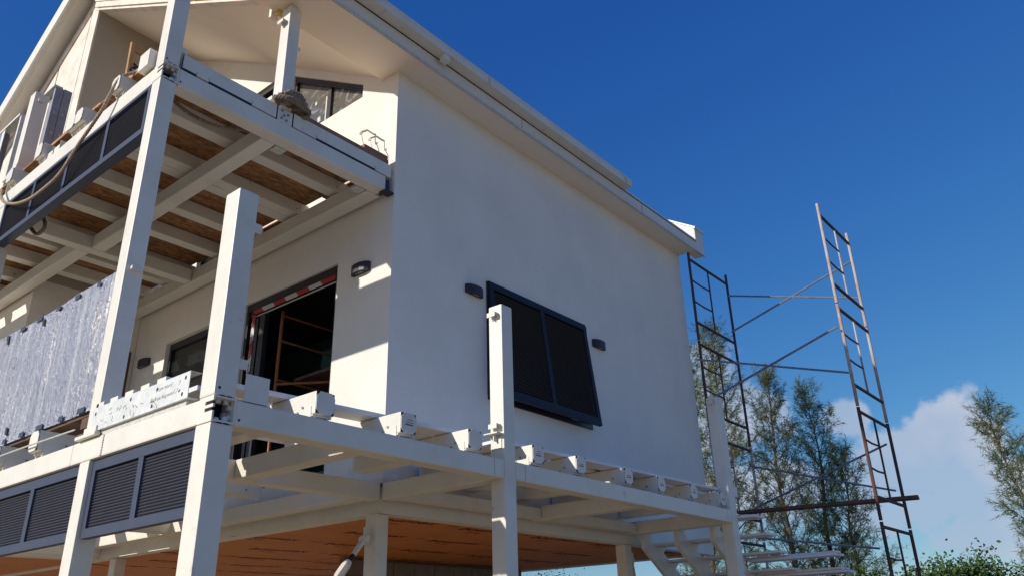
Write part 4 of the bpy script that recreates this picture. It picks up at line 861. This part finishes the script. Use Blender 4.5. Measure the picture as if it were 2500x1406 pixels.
for a in [
    ('casuarina tree with a forked tip rising behind the near scaffold frame', (15.45, 7.09, 0), (15.49, 7.0, 7.58), 1.5, 11, 74),
    ('casuarina tree with a straight bare lower trunk in the middle of the row', (17.7, 6.9, 0), (17.75, 6.75, 7.0), 1.6, 12, 74),
    ('casuarina tree with dark needles nearest the far scaffold frame', (18.88, 6.6, 0), (18.95, 6.4, 6.85), 1.5, 13, 70, .12),
    ('casuarina tree half hidden behind the far corner of the house', (16.2, 8.1, 0), (16.2, 7.9, 7.5), 1.2, 14, 60, .1),
    ('short yellowish casuarina tree at the right end of the row', (19.0, 5.95, 0), (19.1, 5.75, 5.3), 1.35, 15, 54, .5),
    ('leaning casuarina tree alone at the right edge of the photo', (14.83, 1.62, 0), (14.85, 2.10, 4.85), .62, 16, 60, .4, .1, 2.5),
    ('casuarina tree seen low between the house columns', (19.3, 9.6, 0), (19.3, 9.6, 4.2), 1.5, 17, 50, .5)]: casuarina(*a)
def shrub(label, c, rad, seed, n=7000, kind='leaf', grp='green leafy shrubs along the edge of the plot'):
    rg = np.random.default_rng(seed); K_ = 2.5; c = np.array(c, float) * K_; c[2] -= 1.6 * (K_ - 1); rad = np.array(rad, float) * K_; t = thing('shrub', label, 'shrub', (c[0], c[1], 0), grp)
    st_ = MB(); cl = []
    for k in range(46):
        v = rg.normal(0, 1, 3); v /= np.linalg.norm(v); v[2] = abs(v[2]) * 1.0 - .15; p = c + v * rad * rg.uniform(.55, 1.08); cl.append(p)
        if k < 26: b0 = np.array([c[0] + rg.uniform(-.2, .2), c[1] + rg.uniform(-.2, .2), 0]); mid = (b0 + p) / 2 + rg.normal(0, .1, 3); st_.tube([tuple(b0), tuple(mid), tuple(p)], .06, 5, .012)
    st_.build('stems', 'bark', t)
    cl = np.array(cl); idx = rg.integers(0, len(cl), n); ctr = cl[idx] + rg.normal(0, 1, (n, 3)) * rad * np.array([.2, .2, .15])
    nrm = rg.normal(0, 1, (n, 3)) + np.array([-.5, .2, .9]); nrm /= np.linalg.norm(nrm, axis=1)[:, None]
    a = np.cross(nrm, rg.normal(0, 1, (n, 3))); a /= np.linalg.norm(a, axis=1)[:, None]; b_ = np.cross(nrm, a); s = rg.uniform(.045, .10, n)[:, None]
    V = np.stack([ctr - a * s, ctr - b_ * s * .62, ctr + a * s, ctr + b_ * s * .62], 1).reshape(-1, 3)
    mesh_tris('foliage', V, ['leaf', 'leaf_dark'], (rg.uniform(0, 1, n) < .35).astype(int), t, quad=True)
for a in [
    ('green leafy shrub lowest and nearest the scaffold legs', (13.6, 4.15, 1.7), (.5, .6, .75), 31),
    ('rounded green shrub right of the scaffold legs', (13.9, 3.35, 1.8), (.6, .65, .82), 32),
    ('tallest bright green shrub at the bottom right', (14.1, 2.75, 1.75), (.6, .5, .98), 33, 7000),
    ('dark green shrub under the leaning casuarina', (14.2, 2.0, 1.6), (.6, .6, .85), 34),
    ('green leafy shrub seen far off between the house columns', (17.6, 13.1, 2.1), (1.0, 1.2, 1.2), 35, 3500)]: shrub(*a)
